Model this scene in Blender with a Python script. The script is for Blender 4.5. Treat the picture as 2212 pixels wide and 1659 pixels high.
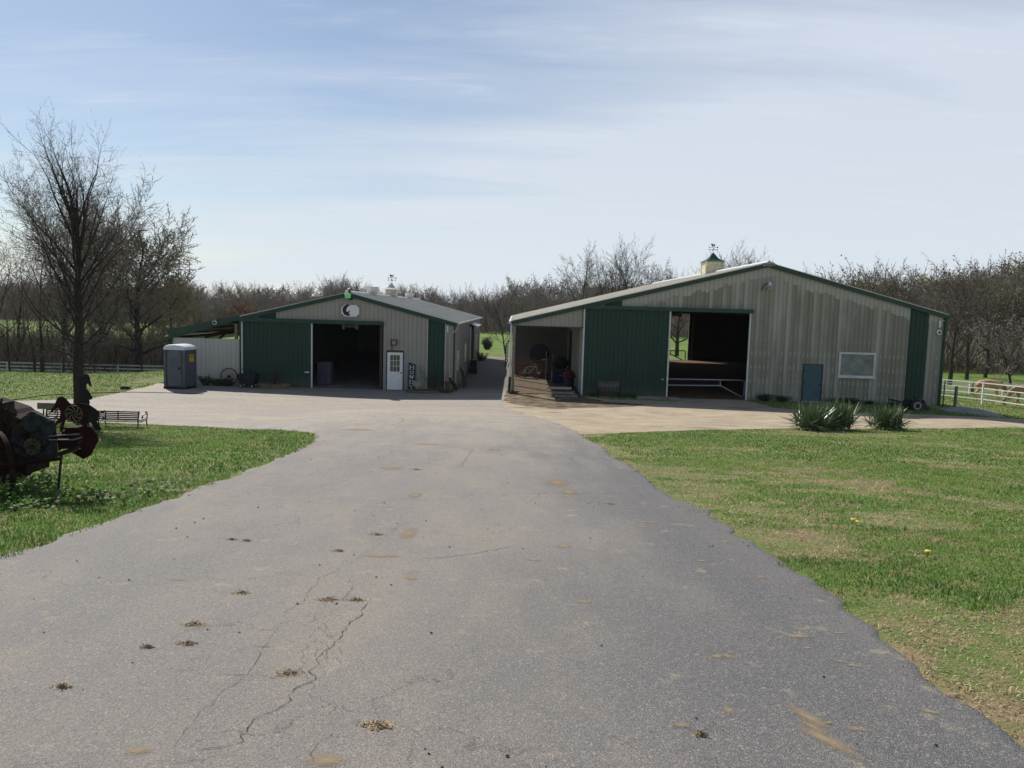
import bpy, bmesh, math, random
import numpy as np
from mathutils import Vector, Matrix
for o in list(bpy.data.objects): bpy.data.objects.remove(o)
SC = bpy.context.scene
COL = SC.collection
R = math.radians

# ------------------------------------------------------------------ camera
EYE = 4.46; PITCH = R(5.5); ROLL = 0.028; FPX = 1673.0
cam_d = bpy.data.cameras.new('camera'); cam = bpy.data.objects.new('camera', cam_d); COL.objects.link(cam)
cam_d.sensor_width = 36.0; cam_d.lens = 36.0 * FPX / 2212.0; cam_d.clip_end = 3000; cam_d.clip_start = 0.05
_f = Vector((0, math.cos(PITCH), -math.sin(PITCH))); _u = Vector((0, math.sin(PITCH), math.cos(PITCH))); _x = Vector((1, 0, 0))
_r = _x * math.cos(ROLL) + _u * math.sin(ROLL); _v = -_x * math.sin(ROLL) + _u * math.cos(ROLL)
cam.matrix_world = Matrix(((_r.x, _v.x, -_f.x, 0), (_r.y, _v.y, -_f.y, 0), (_r.z, _v.z, -_f.z, EYE), (0, 0, 0, 1)))
SC.camera = cam
# ------------------------------------------------------------------ light
SUN_AZ = 35.0      # degrees to the left of straight ahead
SUN_EL = 41.0
SUN_POWER = 5.0
SKY_STRENGTH = 0.075
EXPOSURE = 0.22
HAZE = 0.00010
sd = bpy.data.lights.new('sun', 'SUN'); so = bpy.data.objects.new('sun', sd); COL.objects.link(so)
sd.energy = SUN_POWER; sd.angle = R(0.53); sd.color = (1.0, 0.95, 0.87)
_to = Vector((-math.sin(R(SUN_AZ)) * math.cos(R(SUN_EL)), math.cos(R(SUN_AZ)) * math.cos(R(SUN_EL)), math.sin(R(SUN_EL))))
so.rotation_euler = _to.to_track_quat('Z', 'Y').to_euler(); so.location = (-20, 30, 40)
W = bpy.data.worlds.new('World'); SC.world = W; W.use_nodes = True
SC.view_settings.view_transform = 'Standard'; SC.view_settings.look = 'None'
SC.view_settings.exposure = EXPOSURE; SC.view_settings.gamma = 1.0
SC.view_settings.use_curve_mapping = False
SC.cycles.max_bounces = 6; SC.cycles.transparent_max_bounces = 8
SC.cycles.use_denoising = True

# ------------------------------------------------------------------ node helpers
def nd(nt, kind, ins=None, **props):
    n = nt.nodes.new(kind)
    for k, v in props.items(): setattr(n, k, v)
    for k, v in (ins or {}).items():
        s = n.inputs[k]
        if hasattr(v, 'links') or isinstance(v, bpy.types.NodeSocket): nt.links.new(v, s)
        else: s.default_value = v
    return n
def mth(nt, op, a, b=0.0, c=None, clamp=False):
    n = nt.nodes.new('ShaderNodeMath'); n.operation = op; n.use_clamp = clamp
    for i, v in enumerate((a, b) if c is None else (a, b, c)):
        if isinstance(v, bpy.types.NodeSocket): nt.links.new(v, n.inputs[i])
        else: n.inputs[i].default_value = v
    return n.outputs[0]
def rgb(c): return (c[0], c[1], c[2], 1.0)
def mix(nt, f, a, b, mode='MIX'):
    n = nt.nodes.new('ShaderNodeMix'); n.data_type = 'RGBA'; n.blend_type = mode; n.clamp_factor = True
    for s, v in ((n.inputs[0], f), (n.inputs[6], a), (n.inputs[7], b)):
        if isinstance(v, bpy.types.NodeSocket): nt.links.new(v, s)
        else: s.default_value = v if not isinstance(v, tuple) or len(v) == 4 else rgb(v)
    return n.outputs[2]
def ramp(nt, f, stops):
    n = nt.nodes.new('ShaderNodeValToRGB'); nt.links.new(f, n.inputs[0])
    e = n.color_ramp.elements
    while len(e) < len(stops): e.new(0.5)
    for i, (p, c) in enumerate(stops):
        e[i].position = p; e[i].color = rgb(c) if isinstance(c, tuple) else (c, c, c, 1)
    return n.outputs[0]
def noise(nt, vec, scale, detail=4.0, rough=0.55, dist=0.0):
    n = nd(nt, 'ShaderNodeTexNoise', {'Scale': scale, 'Detail': detail, 'Roughness': rough, 'Distortion': dist})
    nt.links.new(vec, n.inputs['Vector']); return n.outputs['Fac']
def newmat(name):
    m = bpy.data.materials.new(name); m.use_nodes = True
    nt = m.node_tree; b = nt.nodes['Principled BSDF']; return m, nt, b
def stretch(nt, vec, s):
    n = nd(nt, 'ShaderNodeMapping'); n.inputs['Scale'].default_value = s; nt.links.new(vec, n.inputs['Vector']); return n.outputs[0]
def bump(nt, b, h, strength, dist=0.02):
    n = nd(nt, 'ShaderNodeBump', {'Strength': strength, 'Distance': dist}); nt.links.new(h, n.inputs['Height']); nt.links.new(n.outputs[0], b.inputs['Normal'])
MATS = {}
def simple(name, col, rough=0.6, metal=0.0, var=0.25, scale=6.0, bmp=0.0, col2=None, spec=0.4):
    if name in MATS: return MATS[name]
    m, nt, b = newmat(name)
    tc = nd(nt, 'ShaderNodeTexCoord').outputs['Object']
    f = noise(nt, tc, scale, 6.0, 0.6)
    c2 = col2 if col2 else tuple(c * (1 - var) for c in col)
    f2 = ramp(nt, f, [(0.35, 0.0), (0.65, 1.0)])
    c = mix(nt, f2, tuple(min(1, q * (1 + var * .4)) for q in col), c2)
    nt.links.new(c, b.inputs['Base Color'])
    b.inputs['Roughness'].default_value = rough; b.inputs['Metallic'].default_value = metal
    b.inputs['Specular IOR Level'].default_value = spec
    if bmp: bump(nt, b, noise(nt, tc, scale * 4, 5.0, 0.6), bmp)
    MATS[name] = m; return m

# ------------------------------------------------------------------ world: sky with thin cirrus
nt = W.node_tree; nt.nodes.clear()
wo = nd(nt, 'ShaderNodeOutputWorld'); bg = nd(nt, 'ShaderNodeBackground')
sky = nd(nt, 'ShaderNodeTexSky', sky_type='NISHITA'); sky.sun_disc = False
sky.sun_elevation = R(SUN_EL); sky.sun_rotation = -R(SUN_AZ); sky.air_density = 1.0; sky.dust_density = 0.35; sky.ozone_density = 2.2
dirv = nd(nt, 'ShaderNodeTexCoord').outputs['Generated']
sp = nd(nt, 'ShaderNodeSeparateXYZ'); nt.links.new(dirv, sp.inputs[0])
zc = mth(nt, 'MAXIMUM', sp.outputs[2], 0.0)
den = mth(nt, 'ADD', zc, 0.14)
cv = nd(nt, 'ShaderNodeCombineXYZ'); nt.links.new(mth(nt, 'DIVIDE', sp.outputs[0], den), cv.inputs[0]); nt.links.new(mth(nt, 'DIVIDE', sp.outputs[1], den), cv.inputs[1])
mp = nd(nt, 'ShaderNodeMapping'); nt.links.new(cv.outputs[0], mp.inputs['Vector']); mp.inputs['Rotation'].default_value = (0, 0, R(-14)); mp.inputs['Scale'].default_value = (0.30, 0.95, 1); mp.inputs['Location'].default_value = (0.35, 0.55, 0)
n1 = noise(nt, mp.outputs[0], 1.0, 5.0, 0.5, 0.35)
mp2 = nd(nt, 'ShaderNodeMapping'); nt.links.new(cv.outputs[0], mp2.inputs['Vector']); mp2.inputs['Rotation'].default_value = (0, 0, R(-20)); mp2.inputs['Scale'].default_value = (0.7, 3.2, 1)
n2 = noise(nt, mp2.outputs[0], 1.3, 6.0, 0.6, 0.5)
cl = mth(nt, 'ADD', mth(nt, 'MULTIPLY', n1, 0.66), mth(nt, 'MULTIPLY', n2, 0.36))
# thin veil grows to the right-hand side of the sky and towards the horizon, clear blue top left
side = mth(nt, 'MULTIPLY', mth(nt, 'MINIMUM', sp.outputs[0], 0.25), 0.50)
low = mth(nt, 'MULTIPLY', mth(nt, 'SUBTRACT', 0.36, zc), 1.1)
clm = ramp(nt, mth(nt, 'ADD', cl, mth(nt, 'ADD', side, low)), [(0.38, 0.10), (0.76, 1.0)])
skyc = mix(nt, 1.0, sky.outputs[0], (SKY_STRENGTH,) * 3, 'MULTIPLY')
mp3 = nd(nt, 'ShaderNodeMapping'); nt.links.new(cv.outputs[0], mp3.inputs['Vector']); mp3.inputs['Rotation'].default_value = (0, 0, R(-26)); mp3.inputs['Scale'].default_value = (1.1, 7.0, 1)
n3 = noise(nt, mp3.outputs[0], 1.6, 9.0, 0.68, 0.8)
wisp = mth(nt, 'MULTIPLY', ramp(nt, n3, [(.50, 0.), (.74, 1.)]), ramp(nt, n2, [(.42, 0.), (.62, .38)]))
hz = ramp(nt, zc, [(0.0, 1.0), (0.35, 0.0)])
veil = mix(nt, hz, (0.57, 0.625, 0.725), (0.63, 0.69, 0.74))
c1 = mix(nt, mth(nt, 'MULTIPLY', clm, 0.93), skyc, veil)
c1 = mix(nt, wisp, c1, (0.68, 0.73, 0.79))
nt.links.new(c1, bg.inputs[0]); bg.inputs[1].default_value = 1.0
nt.links.new(bg.outputs[0], wo.inputs[0])

# ------------------------------------------------------------------ pixel to place (2212 px wide photo)
def ray(u, v):
    a = (u - 1106) / FPX; b = -(v - 829.5) / FPX
    x = a * math.cos(ROLL) - b * math.sin(ROLL); z = a * math.sin(ROLL) + b * math.cos(ROLL)
    return (x, math.cos(PITCH) + z * math.sin(PITCH), -math.sin(PITCH) + z * math.cos(PITCH))
def at(u, v, Y):
    d = ray(u, v); t = Y / d[1]; return Vector((d[0] * t, Y, EYE + d[2] * t))
def atx(u, v, X):
    d = ray(u, v); t = X / d[0]; return Vector((X, d[1] * t, EYE + d[2] * t))
def zm(x0, y0, s): return lambda x, y: ((x0 + x / s) / 1.823, (y0 + y / s) / 1.823)

# ------------------------------------------------------------------ terrain height
PR = np.array([(-60, 8.3), (-40, 6.6), (0, 2.86), (10, 1.9), (21, .95), (28, .46), (33, .17), (38, .03), (45, 0), (75, -.1), (110, -1.0), (160, -2.2), (260, -2.4), (600, -5), (900, -6)])
def _herm():
    xs, ys = PR[:, 0], PR[:, 1]
    m = np.gradient(ys, xs); m = np.empty(len(xs))
    m[0] = (ys[1] - ys[0]) / (xs[1] - xs[0]); m[-1] = (ys[-1] - ys[-2]) / (xs[-1] - xs[-2])
    m[1:-1] = (ys[2:] - ys[:-2]) / (xs[2:] - xs[:-2])
    T = np.arange(-60, 900, .25); i = np.clip(np.searchsorted(xs, T, 'right') - 1, 0, len(xs) - 2)
    h = xs[i + 1] - xs[i]; t = (T - xs[i]) / h
    return T, (2*t**3-3*t*t+1)*ys[i] + (t**3-2*t*t+t)*h*m[i] + (-2*t**3+3*t*t)*ys[i+1] + (t**3-t*t)*h*m[i+1]
_T, _Z = _herm()
def sst(a, b, t):
    t = np.clip((t - a) / (b - a), 0, 1); return t * t * (3 - 2 * t)
def gz(x, y):
    x = np.asarray(x, float); y = np.asarray(y, float)
    z = np.interp(y, _T, _Z)
    z = z - .3 * sst(-5, -9, x) * sst(13, 20, y) * (1 - sst(30, 38, y))
    z = z - 2.4 * sst(-20, -28, x) * sst(43, 66, y) * (1 - sst(80, 190, y))
    z = z + sst(19.5, 27, x) * np.interp(y, [20, 28, 36, 42, 52, 75, 100, 160], [0, -.15, -.4, -.45, -.7, -2.4, -1.6, 0])
    return z
def g(x, y): return float(gz(x, y))
def gp(u, v):
    d = ray(u, v); t = .5; pt = t
    while t < 900:
        if EYE + d[2] * t < g(d[0] * t, d[1] * t):
            a, b = pt, t
            for _ in range(40):
                m = (a + b) / 2
                if EYE + d[2] * m < g(d[0] * m, d[1] * m): b = m
                else: a = m
            return Vector((d[0] * b, d[1] * b, EYE + d[2] * b))
        pt = t; t *= 1.03
    return Vector((d[0] * 900, d[1] * 900, 0))

# ------------------------------------------------------------------ object helpers
def tag(o, label=None, cat=None, group=None, kind=None):
    if label: o['label'] = label
    if cat: o['category'] = cat
    if group: o['group'] = group
    if kind: o['kind'] = kind
    return o
def thing(name, loc, label, cat, group=None, rz=0.0):
    o = bpy.data.objects.new(name, None); COL.objects.link(o); o.empty_display_size = .2
    o.location = loc; o.rotation_euler = (0, 0, rz)
    return tag(o, label, cat, group)
def copy_tree(o, parent=None):
    c = o.copy(); COL.objects.link(c); c.parent = parent
    for ch in [q for q in bpy.data.objects if q.parent == o]: copy_tree(ch, c)
    return c
class MB:
    """collects shapes for ONE mesh; coordinates are taken relative to origin o"""
    def __init__(s, o=(0, 0, 0)): s.o = Vector(o); s.v = []; s.f = []; s.mi = []; s.m = 0
    def add(s, vs, fs):
        k = len(s.v); s.v += [tuple(Vector(p) - s.o) for p in vs]; s.f += [tuple(i + k for i in f) for f in fs]; s.mi += [s.m] * len(fs)
    def box(s, a, b):
        (x0, y0, z0), (x1, y1, z1) = a, b
        s.add([(x0,y0,z0),(x1,y0,z0),(x1,y1,z0),(x0,y1,z0),(x0,y0,z1),(x1,y0,z1),(x1,y1,z1),(x0,y1,z1)],
              [(3,2,1,0),(4,5,6,7),(0,1,5,4),(1,2,6,5),(2,3,7,6),(3,0,4,7)])
    def obox(s, c, ax, ay, az):
        c, ax, ay, az = map(Vector, (c, ax, ay, az))
        s.add([c - ax - ay - az, c + ax - ay - az, c + ax + ay - az, c - ax + ay - az, c - ax - ay + az, c + ax - ay + az, c + ax + ay + az, c - ax + ay + az],
              [(3,2,1,0),(4,5,6,7),(0,1,5,4),(1,2,6,5),(2,3,7,6),(3,0,4,7)])
    def bar(s, p, q, w, h=None, up=(0, 0, 1)):
        p, q = Vector(p), Vector(q); d = q - p; L = d.length; d.normalize(); up = Vector(up)
        if abs(d.dot(up)) > .98: up = Vector((0, 1, 0)) if abs(d.y) < .9 else Vector((1, 0, 0))
        a = d.cross(up).normalized(); b = a.cross(d)
        s.obox((p + q) / 2, d * L / 2, a * w / 2, b * (h or w) / 2)
    def tube(s, pts, rad, n=6, cap=True):
        pts = [Vector(p) for p in pts]
        if not isinstance(rad, (list, tuple)): rad = [rad] * len(pts)
        vs = []; fs = []; a0 = None
        for i, p in enumerate(pts):
            d = (pts[min(i + 1, len(pts) - 1)] - pts[max(i - 1, 0)])
            if d.length < 1e-9: d = Vector((0, 0, 1))
            d.normalize()
            if a0 is None:
                ref = Vector((0, 0, 1)) if abs(d.z) < .9 else Vector((1, 0, 0)); a = d.cross(ref).normalized()
            else:
                a = a0 - d * a0.dot(d)
                a = a.normalized() if a.length > 1e-6 else d.orthogonal().normalized()
            a0 = a; b = d.cross(a)
            for k in range(n):
                t = 2 * math.pi * k / n; vs.append(p + (a * math.cos(t) + b * math.sin(t)) * rad[i])
        for i in range(len(pts) - 1):
            for k in range(n):
                k2 = (k + 1) % n; fs.append((i*n+k, i*n+k2, (i+1)*n+k2, (i+1)*n+k))
        if cap and n > 2: fs += [tuple(range(n))[::-1], tuple(range((len(pts)-1)*n, len(pts)*n))]
        s.add(vs, fs)
    def prism(s, poly, vec):
        poly = [Vector(p) for p in poly]; vec = Vector(vec); n = len(poly)
        s.add(poly + [p + vec for p in poly], [tuple(range(n))[::-1], tuple(range(n, 2*n))] + [(i, (i+1) % n, n+(i+1) % n, n+i) for i in range(n)])
    def lathe(s, c, prof, n=16, axis='z', a0=0.0):
        c = Vector(c); vs = []; fs = []
        for r, h in prof:
            for k in range(n):
                t = a0 + 2 * math.pi * k / n; x, y = r * math.cos(t), r * math.sin(t)
                vs.append(c + (Vector((x, y, h)) if axis == 'z' else Vector((x, h, y)) if axis == 'y' else Vector((h, x, y))))
        for i in range(len(prof) - 1):
            for k in range(n):
                k2 = (k + 1) % n; fs.append((i*n+k, i*n+k2, (i+1)*n+k2, (i+1)*n+k))
        fs += [tuple(range(n))[::-1], tuple(range((len(prof)-1)*n, len(prof)*n))]
        s.add(vs, fs)
    def ring(s, c, R_, w, t, n=32, ax=(1, 0, 0), az=(0, 0, 1)):
        """flat-section ring of radius R_, radial thickness t, width w; lies in the plane (ax, az)"""
        c, ax, az = Vector(c), Vector(ax).normalized(), Vector(az).normalized(); ny = ax.cross(az)
        vs = []; fs = []
        for k in range(n):
            q = 2 * math.pi * k / n; e = ax * math.cos(q) + az * math.sin(q)
            vs += [c + e * (R_ - t) - ny * w / 2, c + e * R_ - ny * w / 2, c + e * R_ + ny * w / 2, c + e * (R_ - t) + ny * w / 2]
        for k in range(n):
            a = 4 * k; b = 4 * ((k + 1) % n)
            for j in range(4): fs.append((a + j, a + (j + 1) % 4, b + (j + 1) % 4, b + j))
        s.add(vs, fs)
    def ball(s, c, r, n=8, sq=(1, 1, 1)):
        c = Vector(c); vs = []; fs = []
        m = max(4, n // 2)
        for i in range(m + 1):
            a = math.pi * i / m
            for k in range(n):
                t = 2 * math.pi * k / n
                vs.append(c + Vector((math.sin(a) * math.cos(t) * r * sq[0], math.sin(a) * math.sin(t) * r * sq[1], math.cos(a) * r * sq[2])))
        for i in range(m):
            for k in range(n):
                k2 = (k + 1) % n; fs.append((i*n+k, i*n+k2, (i+1)*n+k2, (i+1)*n+k))
        s.add(vs, fs)
    def build(s, name, mat, parent=None, smooth=False, fix=True):
        me = bpy.data.meshes.new(name); me.from_pydata(s.v, [], s.f)
        for m in (mat if isinstance(mat, (list, tuple)) else [mat]): me.materials.append(m)
        if max(s.mi, default=0): me.polygons.foreach_set('material_index', s.mi)
        if fix and len(s.f) < 40000:
            bm = bmesh.new(); bm.from_mesh(me); bmesh.ops.recalc_face_normals(bm, faces=bm.faces); bm.to_mesh(me); bm.free()
        if smooth: me.polygons.foreach_set('use_smooth', [True] * len(me.polygons))
        me.update()
        o = bpy.data.objects.new(name, me); COL.objects.link(o)
        if parent: o.parent = parent
        else: o.location = s.o
        return o
def npmesh(name, verts, faces, mat, parent=None, cols=None, nper=None):
    """verts (n,3) float, faces (m,k) int - fast builder for foliage"""
    me = bpy.data.meshes.new(name); k = faces.shape[1]
    me.vertices.add(len(verts)); me.vertices.foreach_set('co', verts.astype(np.float32).ravel())
    me.loops.add(faces.size); me.loops.foreach_set('vertex_index', faces.astype(np.int32).ravel())
    me.polygons.add(len(faces)); me.polygons.foreach_set('loop_start', np.arange(0, faces.size, k, dtype=np.int32)); 
    me.update(calc_edges=True)
    if cols is not None:
        at_ = me.color_attributes.new('col', 'FLOAT_COLOR', 'POINT'); at_.data.foreach_set('color', np.c_[cols, np.ones(len(cols))].astype(np.float32).ravel())
    for m in (mat if isinstance(mat, (list, tuple)) else [mat]): me.materials.append(m)
    o = bpy.data.objects.new(name, me); COL.objects.link(o); o.parent = parent
    return o
def to_mesh(o, name):
    dg = bpy.context.evaluated_depsgraph_get(); dg.update()
    me = bpy.data.meshes.new_from_object(o.evaluated_get(dg)); me.name = name
    return me
def skin(name, pts, edges, radii, mat, parent, root=0, sub=2):
    me = bpy.data.meshes.new(name); me.from_pydata(pts, edges, [])
    o = bpy.data.objects.new(name, me); COL.objects.link(o)
    sk = o.modifiers.new('s', 'SKIN'); sk.use_smooth_shade = True
    for i, r in enumerate(radii):
        q = me.skin_vertices[0].data[i]; q.radius = (r, r) if not isinstance(r, tuple) else r; q.use_root = (i == root)
    if sub: ss = o.modifiers.new('u', 'SUBSURF'); ss.levels = sub; ss.render_levels = sub
    m2 = to_mesh(o, name); bpy.data.objects.remove(o)
    m2.materials.clear(); m2.materials.append(mat); m2.polygons.foreach_set('use_smooth', [True] * len(m2.polygons))
    o = bpy.data.objects.new(name, m2); COL.objects.link(o); o.parent = parent; return o
def text_mesh(name, body, size, mat, parent, M, ext=.004, align='CENTER', shear=0.0):
    c = bpy.data.curves.new(name, 'FONT'); c.body = body; c.size = size; c.extrude = ext; c.align_x = align; c.align_y = 'CENTER'; c.shear = shear
    t = bpy.data.objects.new(name, c); COL.objects.link(t); me = to_mesh(t, name); bpy.data.objects.remove(t)
    me.transform(M); me.materials.clear(); me.materials.append(mat)
    o = bpy.data.objects.new(name, me); COL.objects.link(o); o.parent = parent; return o
FRONT = Matrix.Rotation(R(90), 4, 'X')   # text standing up, facing -y

def vnoise(x, y, s, seed=0):
    x = np.asarray(x) / s + 1000; y = np.asarray(y) / s + 1000
    xi = np.floor(x).astype(np.int64); yi = np.floor(y).astype(np.int64); fx = x - xi; fy = y - yi
    fx = fx * fx * (3 - 2 * fx); fy = fy * fy * (3 - 2 * fy)
    def h(a, b):
        n = (a * 374761393 + b * 668265263 + seed * 982451653) & 0x7fffffff
        n = ((n ^ (n >> 13)) * 1274126177) & 0x7fffffff
        return (n ^ (n >> 16)) % 65536 / 65536.0
    return (h(xi, yi) * (1 - fx) + h(xi + 1, yi) * fx) * (1 - fy) + (h(xi, yi + 1) * (1 - fx) + h(xi + 1, yi + 1) * fx) * fy
def fbm(x, y, s, seed=0): return vnoise(x, y, s, seed) * .55 + vnoise(x, y, s * .45, seed + 7) * .3 + vnoise(x, y, s * .2, seed + 13) * .15
# ================================================================== SETTING
# ---- ground
m, nt, b = newmat('lawn_soil'); tc = nd(nt, 'ShaderNodeNewGeometry').outputs['Position']
n1 = noise(nt, tc, 0.35, 6, .6); n2 = noise(nt, tc, 2.6, 8, .7); n3 = noise(nt, tc, 22.0, 6, .75); n4 = noise(nt, tc, 0.11, 4, .5)
gA = mix(nt, ramp(nt, n3, [(.35, 0.), (.65, 1.)]), (.095, .150, .035), (.145, .200, .055))
gB = mix(nt, ramp(nt, n2, [(.46, 0.), (.62, 1.)]), gA, (.22, .19, .09))
gC = mix(nt, ramp(nt, mth(nt, 'ADD', mth(nt, 'MULTIPLY', n1, .6), mth(nt, 'MULTIPLY', n2, .4)), [(.54, 0.), (.62, .75)]), gB, (.27, .20, .125))
sp = nd(nt, 'ShaderNodeSeparateXYZ'); nt.links.new(tc, sp.inputs[0])
far = mth(nt, 'SMOOTH_MIN', 1.0, mth(nt, 'MULTIPLY', mth(nt, 'SUBTRACT', sp.outputs[1], 55.0), .02), .1)
far = mth(nt, 'MAXIMUM', far, 0.0)
gD = mix(nt, far, gC, mix(nt, ramp(nt, n4, [(.4, 0.), (.65, 1.)]), (.10, .165, .028), (.145, .195, .045)))
nt.links.new(gD, b.inputs['Base Color']); b.inputs['Roughness'].default_value = .95; b.inputs['Specular IOR Level'].default_value = .1
bump(nt, b, n3, .6, .05); GROUND = m
def axis(*parts):
    out = []
    for a, b_, st in parts: out += list(np.arange(a, b_, st))
    return np.array(out + [parts[-1][1]])
gx = axis((-900, -200, 50), (-200, -60, 8), (-60, -30, 1.5), (-30, 34, .5), (34, 70, 1.5), (70, 220, 8), (220, 900, 50))
gy = axis((-59, -10, 3), (-10, 48, .5), (48, 90, 1.), (90, 180, 4), (180, 890, 25))
X, Y = np.meshgrid(gx, gy); Zg = gz(X, Y)
nx, ny = len(gx), len(gy); idx = np.arange(nx * ny).reshape(ny, nx)
fc = np.stack([idx[:-1, :-1], idx[:-1, 1:], idx[1:, 1:], idx[1:, :-1]], -1).reshape(-1, 4)
gr = npmesh('ground', np.stack([X, Y, Zg], -1).reshape(-1, 3), fc, GROUND); tag(gr, 'grassy ground', kind='structure')
gr.data.polygons.foreach_set('use_smooth', [True] * len(gr.data.polygons))

def row_sheet(name, ys, xl, xr, dz, mat, nc=14, rag=.05, seed=1, step=None):
    """a sheet over the terrain whose left and right edge are given per row"""
    L = np.interp(ys, xl[:, 0], xl[:, 1]); Rr = np.interp(ys, xr[:, 0], xr[:, 1])
    w = np.clip(np.abs(Rr - L) * .08, .02, 1) 
    L = L + (fbm(ys, ys * 0 + 3, .9, seed) - .5) * 2 * rag + (vnoise(ys, ys * 0, .22, seed + 3) - .5) * rag * .8
    Rr = Rr + (fbm(ys, ys * 0 + 9, 1.1, seed + 5) - .5) * 2 * rag + (vnoise(ys, ys * 0, .22, seed + 4) - .5) * rag * .8
    t = np.concatenate([[0, .003], np.linspace(.012, .988, nc), [.997, 1]]); nc = len(t); Xs = L[:, None] + (Rr - L)[:, None] * t; Ys = np.repeat(ys[:, None], nc, 1)
    edge = np.minimum(t, 1 - t); d = np.where(edge > 0, dz, dz - .02)[None, :]
    Zs = gz(Xs, Ys) + d
    id_ = np.arange(len(ys) * nc).reshape(len(ys), nc)
    fc = np.stack([id_[:-1, :-1], id_[:-1, 1:], id_[1:, 1:], id_[1:, :-1]], -1).reshape(-1, 4)
    o = npmesh(name, np.stack([Xs, Ys, Zs], -1).reshape(-1, 3), fc, mat); tag(o, kind='structure')
    o.data.polygons.foreach_set('use_smooth', [True] * len(o.data.polygons)); return o

# ---- asphalt drive with dusty tan wear
m, nt, b = newmat('old_asphalt'); tc = nd(nt, 'ShaderNodeNewGeometry').outputs['Position']
sp = nd(nt, 'ShaderNodeSeparateXYZ'); nt.links.new(tc, sp.inputs[0])
nA = noise(nt, tc, 0.28, 5, .55); nB = noise(nt, stretch(nt, tc, (1.6, .45, 1)), 0.9, 7, .65); nC = noise(nt, tc, 38., 3, .6); nE = noise(nt, tc, 4.5, 6, .65)
vo = nd(nt, 'ShaderNodeTexVoronoi', {'Scale': 190.0}, feature='F1'); nt.links.new(tc, vo.inputs['Vector'])
vsep = nd(nt, 'ShaderNodeSeparateColor'); nt.links.new(vo.outputs['Color'], vsep.inputs[0])
vo2 = nd(nt, 'ShaderNodeTexVoronoi', {'Scale': 105.0}, feature='F1'); nt.links.new(tc, vo2.inputs['Vector'])
v2 = nd(nt, 'ShaderNodeSeparateColor'); nt.links.new(vo2.outputs['Color'], v2.inputs[0])
# colour: fresh dark asphalt right, worn pinkish-grey centre, tan dust near the barns
cx = mth(nt, 'ADD', sp.outputs[0], mth(nt, 'MULTIPLY', mth(nt, 'SUBTRACT', nA, .5), 3.0))
wear = nd(nt, 'ShaderNodeMapRange', {'From Min': 1.9, 'From Max': .0, 'To Min': 0., 'To Max': 1.}); nt.links.new(cx, wear.inputs[0])
base = mix(nt, wear.outputs[0], (.072, .075, .083), (.172, .161, .153))
base = mix(nt, ramp(nt, nA, [(.35, .0), (.62, .35)]), base, (.122, .120, .122))
trk = mth(nt, 'ABSOLUTE', mth(nt, 'SUBTRACT', mth(nt, 'ABSOLUTE', mth(nt, 'ADD', cx, 1.2)), .85))
cen = mth(nt, 'ABSOLUTE', mth(nt, 'ADD', cx, .7))
base = mix(nt, mth(nt, 'MULTIPLY', ramp(nt, mth(nt, 'DIVIDE', cen, 1.6), [(.25, .6), (1., 0.)]), ramp(nt, nB, [(.36, .35), (.62, 1.)])), base, (.245, .212, .176))
base = mix(nt, ramp(nt, trk, [(.0, .32), (.35, 0.)]), base, (.205, .188, .172))
base = mix(nt, ramp(nt, nB, [(.44, 0.), (.66, .75)]) if False else mth(nt, 'MULTIPLY', ramp(nt, nB, [(.44, 0.), (.66, .75)]), mth(nt, 'ADD', .18, mth(nt, 'MULTIPLY', wear.outputs[0], .82))), base, (.235, .205, .168))
fard = nd(nt, 'ShaderNodeMapRange', {'From Min': 15., 'From Max': 29., 'To Min': 0., 'To Max': 1.}); nt.links.new(mth(nt, 'ADD', sp.outputs[1], mth(nt, 'MULTIPLY', mth(nt, 'SUBTRACT', nB, .5), 18.)), fard.inputs[0])
base = mix(nt, mth(nt, 'MULTIPLY', fard.outputs[0], .8), base, mix(nt, ramp(nt, mth(nt, 'ADD', mth(nt, 'MULTIPLY', nE, .4), mth(nt, 'MULTIPLY', noise(nt, stretch(nt, tc, (.35, 1.5, 1)), .7, 6, .65), .6)), [(.42, 0.), (.58, 1.)]), (.27, .252, .228), (.41, .335, .235)))
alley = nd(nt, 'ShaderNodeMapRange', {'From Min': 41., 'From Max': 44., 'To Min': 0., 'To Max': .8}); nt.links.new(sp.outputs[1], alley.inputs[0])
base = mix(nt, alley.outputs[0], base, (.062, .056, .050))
# scattered tan dried-mud spots
spot = ramp(nt, noise(nt, tc, 3.1, 6, .65), [(.61, 0.), (.70, .75)])
base = mix(nt, spot, base, (.33, .27, .18))
base = mix(nt, ramp(nt, nE, [(.30, .45), (.42, 0.)]), base, (.10, .10, .105))
hv = nd(nt, 'ShaderNodeTexVoronoi', {'Scale': .8}, feature='DISTANCE_TO_EDGE'); wv_ = nd(nt, 'ShaderNodeVectorMath', operation='ADD'); nt.links.new(tc, wv_.inputs[0])
nv = nd(nt, 'ShaderNodeTexNoise', {'Scale': 2.2, 'Detail': 6.0}); nt.links.new(tc, nv.inputs['Vector']); vs_ = nd(nt, 'ShaderNodeVectorMath', operation='SCALE'); nt.links.new(nv.outputs['Color'], vs_.inputs[0]); vs_.inputs['Scale'].default_value = .7; nt.links.new(vs_.outputs[0], wv_.inputs[1]); nt.links.new(wv_.outputs[0], hv.inputs['Vector'])
hl = mth(nt, 'MULTIPLY', ramp(nt, hv.outputs['Distance'], [(.0, .75), (.006, 0.)]), ramp(nt, noise(nt, tc, .45, 3, .5), [(.48, 0.), (.60, 1.)]))
base = mix(nt, hl, base, (.045, .043, .042))
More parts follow.
